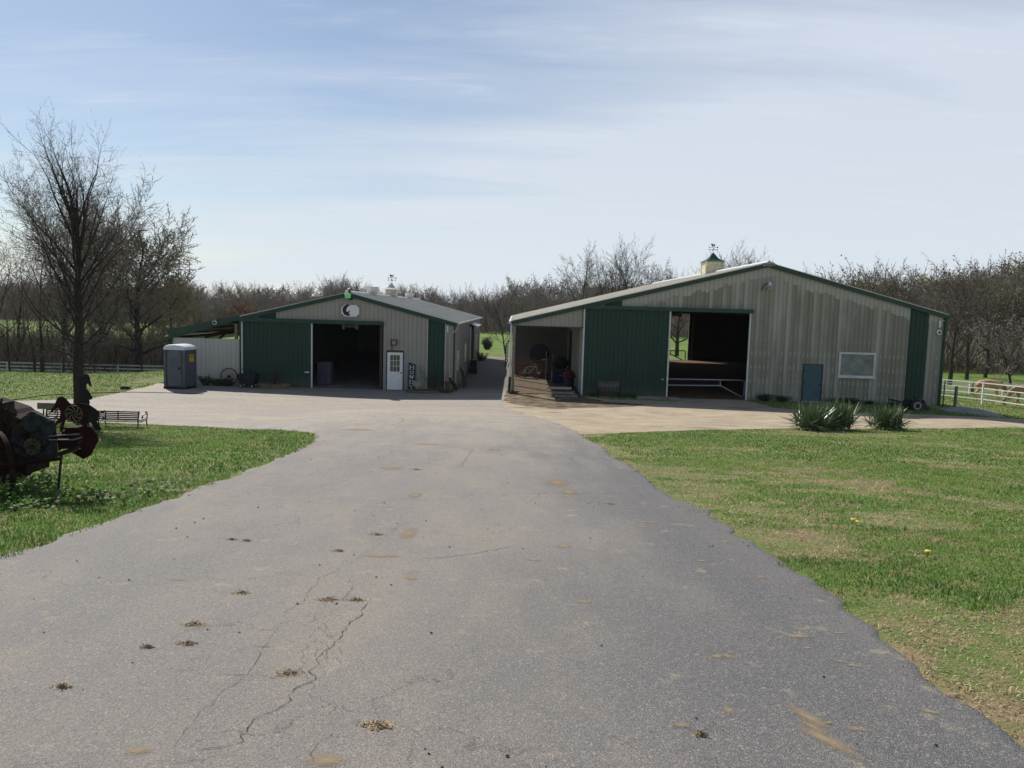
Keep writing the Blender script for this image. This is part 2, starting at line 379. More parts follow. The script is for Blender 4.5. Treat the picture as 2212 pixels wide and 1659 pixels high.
# aggregate
agg = mix(nt, ramp(nt, vsep.outputs[0], [(.0, 0.), (.4, .0), (.9, .34), (1., .55)]), base, (.36, .325, .285))
agg = mix(nt, ramp(nt, vsep.outputs[1], [(.0, .75), (.32, 0.)]), agg, (.055, .055, .058))
agg = mix(nt, ramp(nt, v2.outputs[2], [(.90, 0.), (.98, .45)]), agg, (.42, .38, .32))
nt.links.new(agg, b.inputs['Base Color']); b.inputs['Roughness'].default_value = .82; b.inputs['Specular IOR Level'].default_value = .35
bump(nt, b, mth(nt, 'ADD', mth(nt, 'MULTIPLY', vo.outputs['Distance'], -.8), mth(nt, 'MULTIPLY', nC, .6)), .6, .010)
ASPH = m
ysA = axis((-12, 2, .25), (2, 25, .07), (25, 41.2, .1))
XL = np.array([(-12, -4.3), (6, -4.22), (9.5, -4.35), (12, -4.35), (18.3, -4.65), (20.5, -5.25), (21.8, -6.1), (23.2, -7.1), (24.1, -7.9), (24.8, -9.3), (25.2, -11.8), (25.7, -15.6), (26.1, -18.), (27.2, -25.), (28.5, -44.), (31.8, -44.), (32.5, -22.), (33.3, -20.2), (34.1, -18.7), (36.4, -18.5), (39.2, -18.6), (40.9, -18.9), (41.2, -18.9)])
XR = np.array([(-12, 2.4), (3.4, 2.42), (5, 2.46), (8.5, 2.62), (10.5, 2.45), (13.4, 2.36), (19.2, 2.25), (23.3, 2.05), (26.5, 1.75), (30, .9), (34, -.3), (37.5, -.4), (40.9, -.25), (41.2, -.25)])
row_sheet('driveway', ysA, XL, XR, .014, ASPH, nc=70, rag=.14, seed=4)
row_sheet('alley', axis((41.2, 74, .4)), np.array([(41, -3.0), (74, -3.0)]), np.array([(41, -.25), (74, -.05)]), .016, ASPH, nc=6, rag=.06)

# ---- packed tan dirt and gravel yard
m, nt, b = newmat('tan_gravel'); tc = nd(nt, 'ShaderNodeNewGeometry').outputs['Position']
nA = noise(nt, tc, .8, 7, .65); nB = noise(nt, stretch(nt, tc, (.5, 1.6, 1)), 1.4, 7, .7); nC = noise(nt, tc, 24, 4, .7)
c = mix(nt, ramp(nt, nA, [(.36, 0.), (.62, 1.)]), (.37, .30, .215), (.46, .385, .285))
c = mix(nt, ramp(nt, nB, [(.52, 0.), (.66, .85)]), c, (.23, .175, .125))
c = mix(nt, ramp(nt, noise(nt, stretch(nt, tc, (.35, 1.3, 1)), .55, 6, .65), [(.58, 0.), (.68, .9)]), c, (.13, .095, .068))
c = mix(nt, ramp(nt, nC, [(.3, .5), (.5, 0.)]), c, (.22, .18, .13))
c = mix(nt, ramp(nt, nC, [(.58, 0.), (.72, .6)]), c, (.55, .50, .43))
nt.links.new(c, b.inputs['Base Color']); b.inputs['Roughness'].default_value = .95; b.inputs['Specular IOR Level'].default_value = .1; bump(nt, b, nC, .8, .04); GRAVEL = m
YL = np.array([(22.9, 1.6), (26.5, 1.2), (30, .3), (34, -.8), (37.5, -.8), (40.98, -.5)])
YR = np.array([(22.9, 2.1), (23.4, 3.), (25.5, 6.1), (27.4, 10.), (28.1, 13.), (29.8, 17.), (31.2, 21.), (33.2, 27.), (33.6, 60.), (36.2, 60.), (36.4, 14.8), (37.5, 12.8), (40.98, 12.5)])
row_sheet('gravel_yard', axis((22.9, 40.98, .12)), YL, YR, .006, GRAVEL, nc=110, rag=.22, seed=9)

# ---- dark churned dirt in front of the lean-to, lean-to floor, arena floor, barn floor
DIRT = simple('churned_dirt', (.135, .098, .068), .95, 0, .5, 3.0, .8, spec=.1)
row_sheet('dirt_patch', axis((34.2, 40.98, .1)), np.array([(34.2, 1.8), (35.2, .6), (36.5, -.2), (38, -.5), (40.98, -.4)]), np.array([(34.2, 2.2), (35.0, 3.6), (36.2, 5.6), (37.5, 6.6), (38.2, 4.6), (40.98, 3.7)]), .011, simple('trampled_dirt', (.21, .16, .108), .95, 0, .2, 1.6, .8, col2=(.055, .040, .028), spec=.1), nc=10, rag=.4, seed=12)
def flat(name, x0, y0, x1, y1, z, mat):
    mb = MB(); mb.add([(x0, y0, z), (x1, y0, z), (x1, y1, z), (x0, y1, z)], [(0, 1, 2, 3)]); return tag(mb.build(name, mat), kind='structure')
flat('lean_to_floor', -.02, 41.0, 3.72, 53.0, .045, DIRT)
flat('arena_floor', 3.78, 41.0, 22.72, 74.98, .05, simple('arena_dirt', (.15, .095, .06), .95, 0, .35, 2.0, .9, spec=.1))
flat('barn_floor', -14.38, 41.0, -3.16, 71.4, .03, simple('barn_concrete', (.2, .19, .18), .85, 0, .35, 1.5, .2))
flat('shed_floor', -18.3, 41.02, -14.4, 71.4, .028, DIRT)

# ---- cracks, seams and dried mud on the drive: thin ribbons following the pavement
def ribbon(mb, pts, w, jit, rng, h=.0185, n=26):
    P = [Vector(p) for p in pts]; out = []
    for i in range(len(P) - 1):
        k = max(2, int((P[i+1] - P[i]).length / .04))
        for j in range(k): out.append(P[i].lerp(P[i+1], j / k))
    out.append(P[-1]); q = 0; vs = []
    for i, p in enumerate(out):
        q = q * .75 + rng.gauss(0, jit * 1.5); d = (out[min(i+1, len(out)-1)] - out[max(i-1, 0)]); d.z = 0; d.normalize(); s = Vector((-d.y, d.x, 0))
        ww = w * .5 * (.25 + 1.3 * rng.random()) * (1 if 0 < i < len(out) - 1 else .1)
        for sg in (-1, 1):
            c = p + s * (q + sg * ww / 2); vs.append((c.x, c.y, g(c.x, c.y) + h))
    mb.add(vs, [(2*i, 2*i+1, 2*i+3, 2*i+2) for i in range(len(out) - 1)])
rng = random.Random(5)
CRK = simple('crack_dark', (.035, .033, .032), .95, spec=.1)
Zc = zm(0, 1900, 1.3825)
cr = MB()
def crk(pts, w=.014, j=.006): ribbon(cr, [gp(*Zc(*p)) for p in pts], w * .38, j, rng)
crk([(2200, 180), (2090, 330), (1900, 450), (1745, 530), (1640, 650), (1560, 730)], .010)
crk([(2010, 500), (1910, 560), (1900, 610), (1860, 660)], .011)
crk([(2010, 660), (1960, 740), (1890, 800), (1830, 870), (1740, 980), (1710, 1090), (1600, 1160), (1540, 1240), (1390, 1310), (1330, 1400), (1260, 1440), (1050, 1480)], .020, .009)
crk([(1510, 780), (1690, 775), (1790, 730), (1850, 690)], .010)
crk([(1510, 800), (1420, 930), (1350, 1050), (1230, 1150), (1110, 1270), (1040, 1350), (900, 1500)], .010)
crk([(1830, 1370), (1760, 1430), (1700, 1500), (1700, 1554)], .012)
crk([(1260, 1500), (1100, 1530), (900, 1560)], .012)
crk([(1200, 810), (1400, 800), (1510, 830)], .007)
for k in range(26):
    a = (1700 + rng.random() * 140, 690 + rng.random() * 300); b_ = (a[0] + rng.uniform(-90, 90), a[1] + rng.uniform(-70, 70)); crk([a, b_], .008)
Zd = zm(1200, 1600, 1.58)
def crd(pts, w=.02, j=.008): ribbon(cr, [gp(*Zd(*p)) for p in pts], w, j, rng)
crd([(860, 545), (1200, 548), (1700, 550), (2200, 555)], .012, .004); crd([(60, 580), (450, 592), (880, 580)], .012, .004)
crd([(1060, 262), (1300, 262), (1900, 285)], .016, .004); crd([(1050, 265), (960, 390)], .014)
crd([(0, 130), (300, 122), (700, 126)], .03, .01); crd([(560, 75), (620, 85), (590, 110), (530, 122)], .03, .01)
crd([(700, 960), (860, 955), (1050, 930), (1330, 870)], .010, .006)
tag(cr.build('driveway_cracks', CRK, fix=False), kind='structure')
mud = MB(); mudw = []
def blob(u, v, rx, ry, mb=mud, h=.0175, rot=0):
    c = gp(u, v); n = 22; rx *= 1.25; ry *= 1.25; vs = [(c.x, c.y, g(c.x, c.y) + h)]
    for k in range(n):
        t = 2 * math.pi * k / n; r = .82 + .3 * rng.random(); x = math.cos(t) * rx * r; y = math.sin(t) * ry * r
        X_ = c.x + x * math.cos(rot) - y * math.sin(rot); Y_ = c.y + x * math.sin(rot) + y * math.cos(rot)
        vs.append((X_, Y_, g(X_, Y_) + h))
    k0 = len(mb.v); mb.add(vs, [(0, 1 + k, 1 + (k + 1) % n) for k in range(n)]); mudw.append(k0)
Ze = zm(2300, 1650, 1.2073)
for x, y, rx, ry, ro in [(1060, 1430, .05, .16, .35), (1150, 1540, .06, .22, .42), (1090, 1480, .035, .1, .4), (1300, 1490, .06, .03, -.4), (1160, 1460, .03, .02, 0), (460, 1470, .05, .03, 0), (690, 1400, .03, .05, 0), (1020, 1045, .10, .035, 0), (1025, 962, .05, .025, 0), (1280, 1185, .06, .02, -.5), (1220, 1165, .06, .015, -.6), (635, 1140, .05, .04, .7), (680, 1140, .04, .05, .5), (1060, 1100, .03, .02, 0), (1640, 1405, .05, .025, -.5), (1760, 1320, .07, .02, -.15), (840, 760, .07, .03, -.3), (560, 682, .06, .04, 0), (320, 497, .10, .05, 0), (275, 520, .10, .05, 0), (500, 520, .08, .04, 0), (1210, 1028, .05, .02, 0), (670, 590, .09, .04, 0)]:
    blob(*Ze(x, y), rx, ry, rot=ro)
for x, y, rx, ry in [(1570, 480, .22, .5), (1640, 540, .14, .35), (650, 800, .10, .3), (690, 560, .1, .3), (330, 150, .5, .35), (1180, 275, .18, .2), (760, 240, .35, .25), (540, 390, .2, .3), (1610, 880, .1, .1), (1430, 965, .08, .05), (660, 1080, .06, .08), (1740, 1230, .06, .04), (480, 940, .2, .08)]:
    blob(*Zd(x, y), rx, ry)
for x, y, rx, ry in [(1770, 650, .10, .045), (1935, 652, .09, .04), (2050, 290, .12, .06), (750, 1480, .07, .04), (1780, 1535, .1, .06), (1440, 905, .05, .02), (970, 540, .07, .03), (1570, 1060, .07, .04), (1060, 785, .1, .05), (1310, 612, .1, .03)]:
    blob(*Zc(x, y), rx, ry)
m, nt, b = newmat('dried_mud'); tc = nd(nt, 'ShaderNodeNewGeometry').outputs['Position']; vc = nd(nt, 'ShaderNodeVertexColor', layer_name='col')
q = noise(nt, tc, 16., 6, .7); nt.links.new(mix(nt, q, (.25, .185, .115), (.36, .285, .185)), b.inputs['Base Color']); b.inputs['Roughness'].default_value = .95; b.inputs['Specular IOR Level'].default_value = .1
sepc = nd(nt, 'ShaderNodeSeparateColor'); nt.links.new(vc.outputs[0], sepc.inputs[0])
al = ramp(nt, mth(nt, 'ADD', mth(nt, 'MULTIPLY', sepc.outputs[0], .75), mth(nt, 'MULTIPLY', q, .6)), [(.40, 0.), (.95, .75)]); nt.links.new(al, b.inputs['Alpha'])
mo_ = mud.build('dried_mud', m, fix=False); cc_ = np.zeros((len(mud.v), 4), np.float32); cc_[:, 3] = 1; cc_[mudw, :3] = 1
ca_ = mo_.data.color_attributes.new('col', 'FLOAT_COLOR', 'POINT'); ca_.data.foreach_set('color', cc_.ravel()); tag(mo_, kind='structure')
# ================================================================== BARNS
def siding_mat(name, col, groove=.5, stain=False):
    m, nt, b = newmat(name); ge = nd(nt, 'ShaderNodeNewGeometry').outputs['Position']
    sp = nd(nt, 'ShaderNodeSeparateXYZ'); nt.links.new(ge, sp.inputs[0])
    big = noise(nt, ge, .5, 5, .6); fine = noise(nt, stretch(nt, ge, (6, 6, .35)), 1.0, 6, .65)
    c = mix(nt, ramp(nt, big, [(.3, 0.), (.7, 1.)]), tuple(q * .93 for q in col), tuple(min(1, q * 1.05) for q in col))
    c = mix(nt, ramp(nt, fine, [(.45, 0.), (.8, .35)]), c, tuple(q * .72 for q in col))
    # darker line along every panel rib
    s = mth(nt, 'ADD', sp.outputs[0], sp.outputs[1]); fr = mth(nt, 'FRACT', mth(nt, 'DIVIDE', mth(nt, 'ADD', s, 400.0), PITCHR))
    gl = ramp(nt, fr, [(.70, 0.), (.74, 0.), (.78, 1.), (.84, .0)]) if not stain else ramp(nt, fr, [(.0, .8), (.07, .0), (.74, 0.), (.82, .8)])
    c = mix(nt, mth(nt, 'MULTIPLY', gl, groove), c, tuple(q * .38 for q in col))
    # splash dirt near the ground
    lo = nd(nt, 'ShaderNodeMapRange', {'From Min': .9, 'From Max': 0., 'To Min': 0., 'To Max': .45}); nt.links.new(mth(nt, 'ADD', sp.outputs[2], mth(nt, 'MULTIPLY', fine, .5)), lo.inputs[0])
    c = mix(nt, lo.outputs[0], c, (.22, .18, .12))
    if stain:
        pan = mth(nt, 'FLOOR', mth(nt, 'DIVIDE', mth(nt, 'ADD', s, 400.0), PITCHR))
        wn = nd(nt, 'ShaderNodeTexWhiteNoise', noise_dimensions='1D'); nt.links.new(pan, wn.inputs['W'])
        dist = mth(nt, 'ABSOLUTE', mth(nt, 'SUBTRACT', sp.outputs[0], 13.24))
        roofz = mth(nt, 'SUBTRACT', 7.0, mth(nt, 'MULTIPLY', dist, .253))
        depth = mth(nt, 'SUBTRACT', mth(nt, 'SUBTRACT', roofz, sp.outputs[2]), mth(nt, 'ADD', mth(nt, 'MULTIPLY', wn.outputs[0], .30), mth(nt, 'MULTIPLY', big, .5)))
        top = ramp(nt, depth, [(.0, 0.), (.04, 1.)])
        pm = ramp(nt, mth(nt, 'ADD', mth(nt, 'MULTIPLY', noise(nt, stretch(nt, ge, (1.1, 1, .22)), 1.0, 5, .6), .8), mth(nt, 'MULTIPLY', wn.outputs[0], .28)), [(.42, 0.15), (.60, 1.)])
        alg = mth(nt, 'MULTIPLY', mth(nt, "MULTIPLY", top, pm), .70)
        c = mix(nt, alg, c, (.165, .158, .112))
        # clean ovals round the screws on each girt
        gz_ = mth(nt, 'ABSOLUTE', mth(nt, 'SUBTRACT', mth(nt, 'FRACT', mth(nt, 'DIVIDE', mth(nt, 'ADD', sp.outputs[2], mth(nt, 'MULTIPLY', wn.outputs[0], .12)), .74)), .5))
        gx_ = mth(nt, 'ABSOLUTE', mth(nt, 'SUBTRACT', fr, .4))
        ov = mth(nt, 'ADD', mth(nt, 'POWER', mth(nt, 'DIVIDE', gz_, .20), 2.0), mth(nt, 'POWER', mth(nt, 'DIVIDE', gx_, .27), 2.0))
        lowm = nd(nt, 'ShaderNodeMapRange', {'From Min': 3.6, 'From Max': 2.6, 'To Min': 0., 'To Max': .5}); nt.links.new(sp.outputs[2], lowm.inputs[0])
        c = mix(nt, mth(nt, 'MULTIPLY', mth(nt, 'MULTIPLY', ramp(nt, ov, [(.5, 1.), (1., 0.)]), lowm.outputs[0]), mth(nt, 'GREATER_THAN', wn.outputs[0], .25)), c, (.41, .395, .345))
        # long dark drips
        dr = mth(nt, 'MULTIPLY', mth(nt, 'GREATER_THAN', wn.outputs[0], .80), ramp(nt, fr, [(.0, .85), (.16, 0.)]))
        c = mix(nt, mth(nt, 'MULTIPLY', dr, top), c, (.10, .10, .07))
    nt.links.new(c, b.inputs['Base Color']); b.inputs['Roughness'].default_value = .55; b.inputs['Specular IOR Level'].default_value = .3
    return m
PITCHR = .2286
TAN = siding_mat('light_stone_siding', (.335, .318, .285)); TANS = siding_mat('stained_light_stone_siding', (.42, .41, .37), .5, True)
GREEN = siding_mat('forest_green_siding', (.015, .050, .035), .55)
GTRIM = simple('forest_green_trim', (.015, .054, .038), .45, 0, .2, 2.)
WTRIM = simple('white_metal_trim', (.62, .64, .64), .4, 0, .15, 3.)
TANT = simple('tan_trim', (.37, .35, .31), .5, 0, .15, 3.)
WHITE = simple('white_paint', (.78, .79, .80), .45, 0, .10, 3.)
ROOFM = simple('galvanised_roof', (.52, .50, .44), .42, .25, .12, .8)
ROOFT = simple('tan_weathered_roof', (.80, .74, .62), .55, 0, .14, .7)
DARKIN = simple('dark_interior_wood', (.07, .05, .035), .9, 0, .4, 3.)
WOODG = simple('grey_weathered_wood', (.25, .225, .19), .85, 0, .4, 8., .3)
WOODR = simple('reddish_wood', (.23, .11, .065), .8, 0, .4, 8., .2)
GLASSD = simple('dark_window_glass', (.035, .04, .045), .08, 0, .2, 2., spec=.8)
BLACKM = simple('black_metal', (.012, .012, .014), .45, .2, .3, 6.)
GALV = simple('galvanised_steel', (.50, .52, .54), .38, .7, .2, 5.)
BLUEGREY = simple('blue_grey_plastic', (.085, .10, .125), .5, 0, .15, 3.)

def siding(mb, p0, p1, zlo, zhi, out, th=.08, pitch=PITCHR, phase=0.0):
    p0 = Vector((p0[0], p0[1], 0)); p1 = Vector((p1[0], p1[1], 0)); L = (p1 - p0).length; d = (p1 - p0) / L; n = Vector((out[0], out[1], 0))
    c0 = p0.x + p0.y; sg = d.x + d.y
    ss = [0.0]; hs = [0.0]
    k0 = math.floor((min(c0, c0 + sg * L) + 400) / pitch) - 1
    for k in range(k0, k0 + int(L / pitch) + 4):
        for fr, h in ((.74, 0), (.79, .02), (.87, .02), (.92, 0)):
            s = ((k + fr) * pitch - 400 - c0) * sg
            if .004 < s < L - .004: ss.append(s); hs.append(h)
    if sg < 0: z = sorted(zip(ss, hs)); ss = [q[0] for q in z]; hs = [q[1] for q in z]
    ss.append(L); hs.append(0)
    zl = zlo if callable(zlo) else (lambda q: zlo); zh = zhi if callable(zhi) else (lambda q: zhi)
    vs = []; fs = []
    for s, h in zip(ss, hs):
        q = p0 + d * s; a = q + n * h; b_ = q - n * th; key = q.x if abs(d.x) > .5 else q.y
        lo, hi = zl(key), zh(key)
        vs += [(a.x, a.y, lo), (a.x, a.y, hi), (b_.x, b_.y, hi), (b_.x, b_.y, lo)]
    for i in range(len(ss) - 1):
        a, c = 4 * i, 4 * i + 4
        for j in range(4): fs.append((a + j, a + (j + 1) % 4, c + (j + 1) % 4, c + j))
    fs += [(0, 1, 2, 3), tuple(range(4 * len(ss) - 4, 4 * len(ss)))]
    mb.add(vs, fs)
def roof_slope(mb, xr, zr, xe, ze, y0, y1, th=.05):
    d = Vector((xe - xr, 0, ze - zr)); L = d.length; d.normalize(); n = Vector((-d.z, 0, d.x)) if d.x > 0 else Vector((d.z, 0, -d.x))
    ys = [y0]; hs = [0]; y = y0 + .1
    while y < y1 - .1:
        for q, h in ((0, 0), (.012, .022), (.035, .022), (.047, 0)): ys.append(y + q); hs.append(h)
        y += .305
    ys.append(y1); hs.append(0); vs = []; fs = []
    for yy, h in zip(ys, hs):
        for P in (Vector((xr, yy, zr)), Vector((xe, yy, ze))): vs.append(P + n * h)
        for P in (Vector((xe, yy, ze)), Vector((xr, yy, zr))): vs.append(P - n * th)
    for i in range(len(ys) - 1):
        a, c = 4*i, 4*i + 4
        for j in range(4): fs.append((a + j, a + (j+1) % 4, c + (j+1) % 4, c + j))
    fs += [(0, 1, 2, 3), tuple(range(4*len(ys) - 4, 4*len(ys)))]
    mb.add(vs, fs)

# ------------------------------------------------------------------ left barn
B1 = Vector((-8.75, 41, 0)); b1 = thing('horse_barn', B1, 'smaller green and tan metal barn with a white nine-pane door and a side shed', 'barn')
xl, xr, xc, y0, y1 = -14.42, -3.12, -8.75, 41.0, 71.5; zr_, ze_ = 5.12, 3.72; SL = (zr_ - ze_) / (xr - xc)
def rz1(x): return zr_ - SL * abs(x - xc) - .09
w = MB(B1)
siding(w, (xl + .03, y0), (-13.5, y0), 3.64, rz1, (0, -1)); siding(w, (-12.55, y0), (-6.86, y0), 3.64, rz1, (0, -1))
siding(w, (-6.86, y0), (-6.66, y0), 0, rz1, (0, -1)); siding(w, (-5.80, y0), (-4.52, y0), 0, rz1, (0, -1)); siding(w, (-6.66, y0), (-5.80, y0), 2.13, rz1, (0, -1)); siding(w, (-3.58, y0), (xr - .03, y0), 0, rz1, (0, -1))
siding(w, (xl + .05, y1), (xr - .05, y1), 0, rz1, (0, 1))
siding(w, (xl, y1), (xl, y0 + .1), 0, 3.58, (-1, 0))
siding(w, (xr, y0 + .1), (xr, 55.0), 0, 3.58, (1, 0)); siding(w, (xr, 59.2), (xr, y1), 0, 3.58, (1, 0)); siding(w, (xr, 55.), (xr, 59.2), 3.3, 3.58, (1, 0))
w.build('wall', TAN, b1)
s_ = MB(B1); siding(s_, (-13.5, y0), (-12.55, y0), 3.64, rz1, (0, -1)); s_.build('green_stripe', GREEN, b1)
s_ = MB(B1); siding(s_, (-4.52, y0), (-3.58, y0), 0, rz1, (0, -1)); s_.build('green_stripe', GREEN, b1)
rf = MB(B1); roof_slope(rf, xc, zr_, xr + .12, ze_ - .03, y0 - .1, y1 + .1); roof_slope(rf, xc, zr_, xl - .02, ze_, y0 - .1, y1 + .1)
roofo = rf.build('roof', ROOFM, b1)
rc = MB(B1); rc.tube([(xc, y0 - .12, zr_ + .02), (xc, y1 + .12, zr_ + .02)], .07, 8); rc.build('ridge_cap', WTRIM, roofo)
tr = MB(B1)
tr.bar((xc, y0 - .1, zr_ - .12), (xr + .13, y0 - .1, ze_ - .16), .05, .2); tr.bar((xc, y0 - .102, zr_ - .12), (xl, y0 - .102, ze_ - .14), .05, .2)
tr.box((xr - .04, y0 - .035, 0), (xr + .05, y0 + .12, 3.6))
tr.build('rake_trim', GTRIM, b1)
tr = MB(B1)
for x in (-4.53, -3.59): tr.box((x - .014, y0 - .03, .02), (x + .014, y0 - .003, rz1(x) - .1))
tr.build('white_corner_strip', WTRIM, b1)
gt = MB(B1); gt.tube([(xr + .2, y0 - .1, 3.6), (xr + .2, y1 + .1, 3.62)], .065, 8); gt.build('gutter', TANT, b1)
dp = MB(B1); dp.tube([(xr + .2, y0 + .02, 3.56), (xr + .16, y0 - .02, 3.35), (xr - .12, y0 - .07, 3.1), (xr - .22, y0 - .07, 2.95), (xr - .22, y0 - .07, .75)], .045, 8); dp.build('downspout', TANT, b1)
# sliding door, its track cover and handle
tk = MB(B1); tk.box((xl - .05, y0 - .26, 3.44), (-6.84, y0 - .028, 3.635)); tk.build('door_track', GTRIM, b1)
ld = MB(B1); siding(ld, (-14.28, y0 - .12), (-10.62, y0 - .12), .05, 3.43, (0, -1), th=.05); ldo = ld.build('sliding_door', GREEN, b1)
e = MB(B1); e.box((-10.66, y0 - .155, .04), (-10.59, y0 - .07, 3.43)); e.build('edge_trim', WTRIM, ldo)
e = MB(B1); e.box((-14.34, y0 - .155, .04), (-14.275, y0 - .07, 3.43)); e.build('edge_trim', WTRIM, ldo)
e = MB(B1); e.box((-10.98, y0 - .18, .82), (-10.76, y0 - .142, .88)); e.build('handle', WHITE, ldo)
e = MB(B1); e.box((-14.46, y0 - .10, 0), (-14.37, y0 - .03, 3.44)); e.build('door_post', GTRIM, b1)
# white entry door with nine panes
dx0, dx1 = -6.64, -5.82
e = MB(B1); e.box((dx0 - .0, y0 - .05, .04), (dx1, y0 + .0, 2.02)); dr = e.build('entry_door', WHITE, b1)
e = MB(B1)
for a, c in (((dx0 - .06, y0 - .06, 0), (dx0 - .003, y0 - .02, 2.1)), ((dx1 + .003, y0 - .06, 0), (dx1 + .06, y0 - .02, 2.1)), ((dx0 - .003, y0 - .06, 2.03), (dx1 + .003, y0 - .02, 2.1))): e.box(a, c)
e.build('door_frame', simple('dark_frame', (.06, .065, .075), .6), dr)
e = MB(B1); wx0, wx1, wz0, wz1 = dx0 + .15, dx1 - .15, 1.0, 1.89
e.box((wx0, y0 - .056, wz0), (wx1, y0 - .052, wz1)); e.build('pane', simple('curtained_glass', (.13, .115, .085), .15, 0, .5, 9.), dr)
e = MB(B1)
for i in range(4):
    x = wx0 + (wx1 - wx0) * i / 3; e.box((x - .009, y0 - .068, wz0), (x + .009, y0 - .058, wz1))
for i in range(4):
    z = wz0 + (wz1 - wz0) * i / 3; e.box((wx0, y0 - .0655, z - .009), (wx1, y0 - .0575, z + .009))
e.box((dx0 + .12, y0 - .057, .2), (dx0 + .36, y0 - .0525, .86)); e.box((dx1 - .36, y0 - .057, .2), (dx1 - .12, y0 - .0525, .86))
e.build('muntin', WHITE, dr)
e = MB(B1); e.ball((dx1 - .07, y0 - .09, .94), .04); e.build('knob', BLACKM, dr)
e = MB(B1); e.box((-7.0, y0 - .75, g(-6, 40.3)), (-5.6, y0 - .06, .035)); e.build('door_step', simple('worn_concrete', (.22, .21, .19), .9, 0, .3, 3., .3), b1)
# side wall fittings seen along the alley
def sidewin(ya, yb, z0_, z1_, name='side_window'):
    e = MB(B1); e.box((xr + .024, ya, z0_), (xr + .05, yb, z1_)); o = e.build(name, GLASSD, b1)
    e = MB(B1); t = .07
    for a, c in (((ya - t, z0_ - t), (yb + t, z0_)), ((ya - t, z1_), (yb + t, z1_ + t)), ((ya - t, z0_), (ya, z1_)), ((yb, z0_), (yb + t, z1_))): e.box((xr + .022, a[0], a[1]), (xr + .075, c[0], c[1]))
    e.build('window_frame', WTRIM, o)
sidewin(43.0, 44.1, 1.05, 2.0); sidewin(49.5, 50.9, 1.1, 2.1); sidewin(64.0, 65.4, 1.2, 2.2)
e = MB(B1); siding(e, (xr + .1, 54.7), (xr + .1, 59.3), .05, 3.15, (1, 0), th=.05); so2 = e.build('side_sliding_door', GREEN, b1)
e = MB(B1); e.box((xr + .05, 54.58, .05), (xr + .15, 54.69, 3.15)); e.build('edge_trim', WTRIM, so2)
e = MB(B1); e.obox((xr + .32, 57.2, 3.3), (.3, 0, -.1), (0, 2.9, 0), (.005, 0, .015)); e.build('door_canopy', GALV, b1)
# items inside the big doorway
e = MB(B1)
for x in (-10.9, -7.0): e = MB(B1); e.box((x - .08, y0 + .1, 0), (x + .08, y0 + .26, 3.5)); e.build('door_stud', DARKIN, b1)
for k in range(3): e = MB(B1); e.box((xl + .1, 46 + 8 * k, 3.3), (xr - .1, 46.25 + 8 * k, 3.6)); e.build('ceiling_beam', DARKIN, b1)
E1 = Vector((-9.9, 43.2, 0)); t = thing('chest_freezer', (-10.32, 42.6, .03), 'white upright cabinet standing just inside the left barn doorway', 'cabinet')
e = MB(); e.box((-.35, -.35, .06), (.35, .35, 1.25)); e.build('body', simple('dull_white', (.085, .09, .11), .5), t)
e = MB(); e.box((-.28, -.385, .12), (.28, -.352, 1.18)); e.build('door_panel', simple('dark_blue_panel', (.05, .055, .09), .5), t)
# unit heater hung in the doorway
hp = at(757, 705, 42.2); t = thing('unit_heater', hp, 'grey hanging heater box in the top of the left barn doorway', 'heater')
e = MB(); e.box((-.42, 0, -.05), (.42, .5, .38)); e.build('case', simple('heater_case', (.16, .19, .20), .5), t)
e = MB(); e.box((-.28, -.03, .02), (.28, -.003, .14)); e.build('louver', BLACKM, t)
e = MB(); e.box((-.24, -.035, .20), (.24, -.004, .36)); e.build('label_panel', simple('dull_red', (.14, .05, .035), .6), t)
for x in (-.36, .36):
    e = MB(); e.box((x - .07, -.12, -.16), (x + .07, -.005, .34)); e.build('bracket', simple('grey_bracket', (.20, .22, .23), .5), t)
for x in (-.3, .3): e = MB(); e.tube([(x, .25, .38), (x, .25, .75)], .015); e.build('hanger_rod', BLACKM, t)
# open-sided shed on the left
sh = MB(B1); roof_slope(sh, xl - .03, 3.66, -18.42, 2.56, y0 - .06, y1); sho = sh.build('shed_roof', ROOFM, b1)
Z2 = zm(600, 1050, 3.16); fas = [at(*Z2(*p), 40.9) for p in [(188, 786), (1080, 602), (1080, 664), (205, 902)]]
e = MB(B1); e.prism(fas, (0, .05, 0)); e.build('shed_fascia', GTRIM, b1)
e = MB(B1); siding(e, (-18.0, 41.0), (-14.47, 41.0), 0, 2.48, (0, -1), th=.04); e.build('shed_wall', siding_mat('white_siding', (.46, .455, .42), .4), b1)
for x, yy in ((-18.25, 40.95), (-14.75, 41.2), (-18.25, 51), (-18.25, 61), (-18.25, 71)):
    e = MB(B1); e.box((x - .07, yy, 0), (x + .07, yy + .14, 2.5 if x < -16 else 3.3)); e.build('shed_post', WOODG if x > -16 else GTRIM, b1)
e = MB(B1)
for yy in (46., 51., 56., 61., 66.):
    e.bar((-18.3, yy, 2.35), (-14.4, yy, 3.35), .05, .22); e.bar((-18.2, yy, 1.4), (-17.1, yy, 2.6), .05, .15); e.bar((-14.5, yy, 2.2), (-15.4, yy, 3.0), .05, .15)
for k in range(4): e.box((-18.2 + k * .95, 41.1, 2.45 + k * .28), (-18.1 + k * .95, 71.3, 2.53 + k * .28))
e.build('shed_rafter', DARKIN, b1)
e = MB(B1); e.prism([(-18.4, 43, 2.42), (-20.2, 43, 1.98), (-20.2, 43, 1.92), (-18.4, 43, 2.36)], (0, 22, 0)); e.prism([(-18.42, 42.94, 2.44), (-20.25, 42.94, 1.99), (-20.25, 42.94, 1.84), (-18.42, 42.94, 2.26)], (0, .05, 0)); e.build('shed_awning', GTRIM, b1)

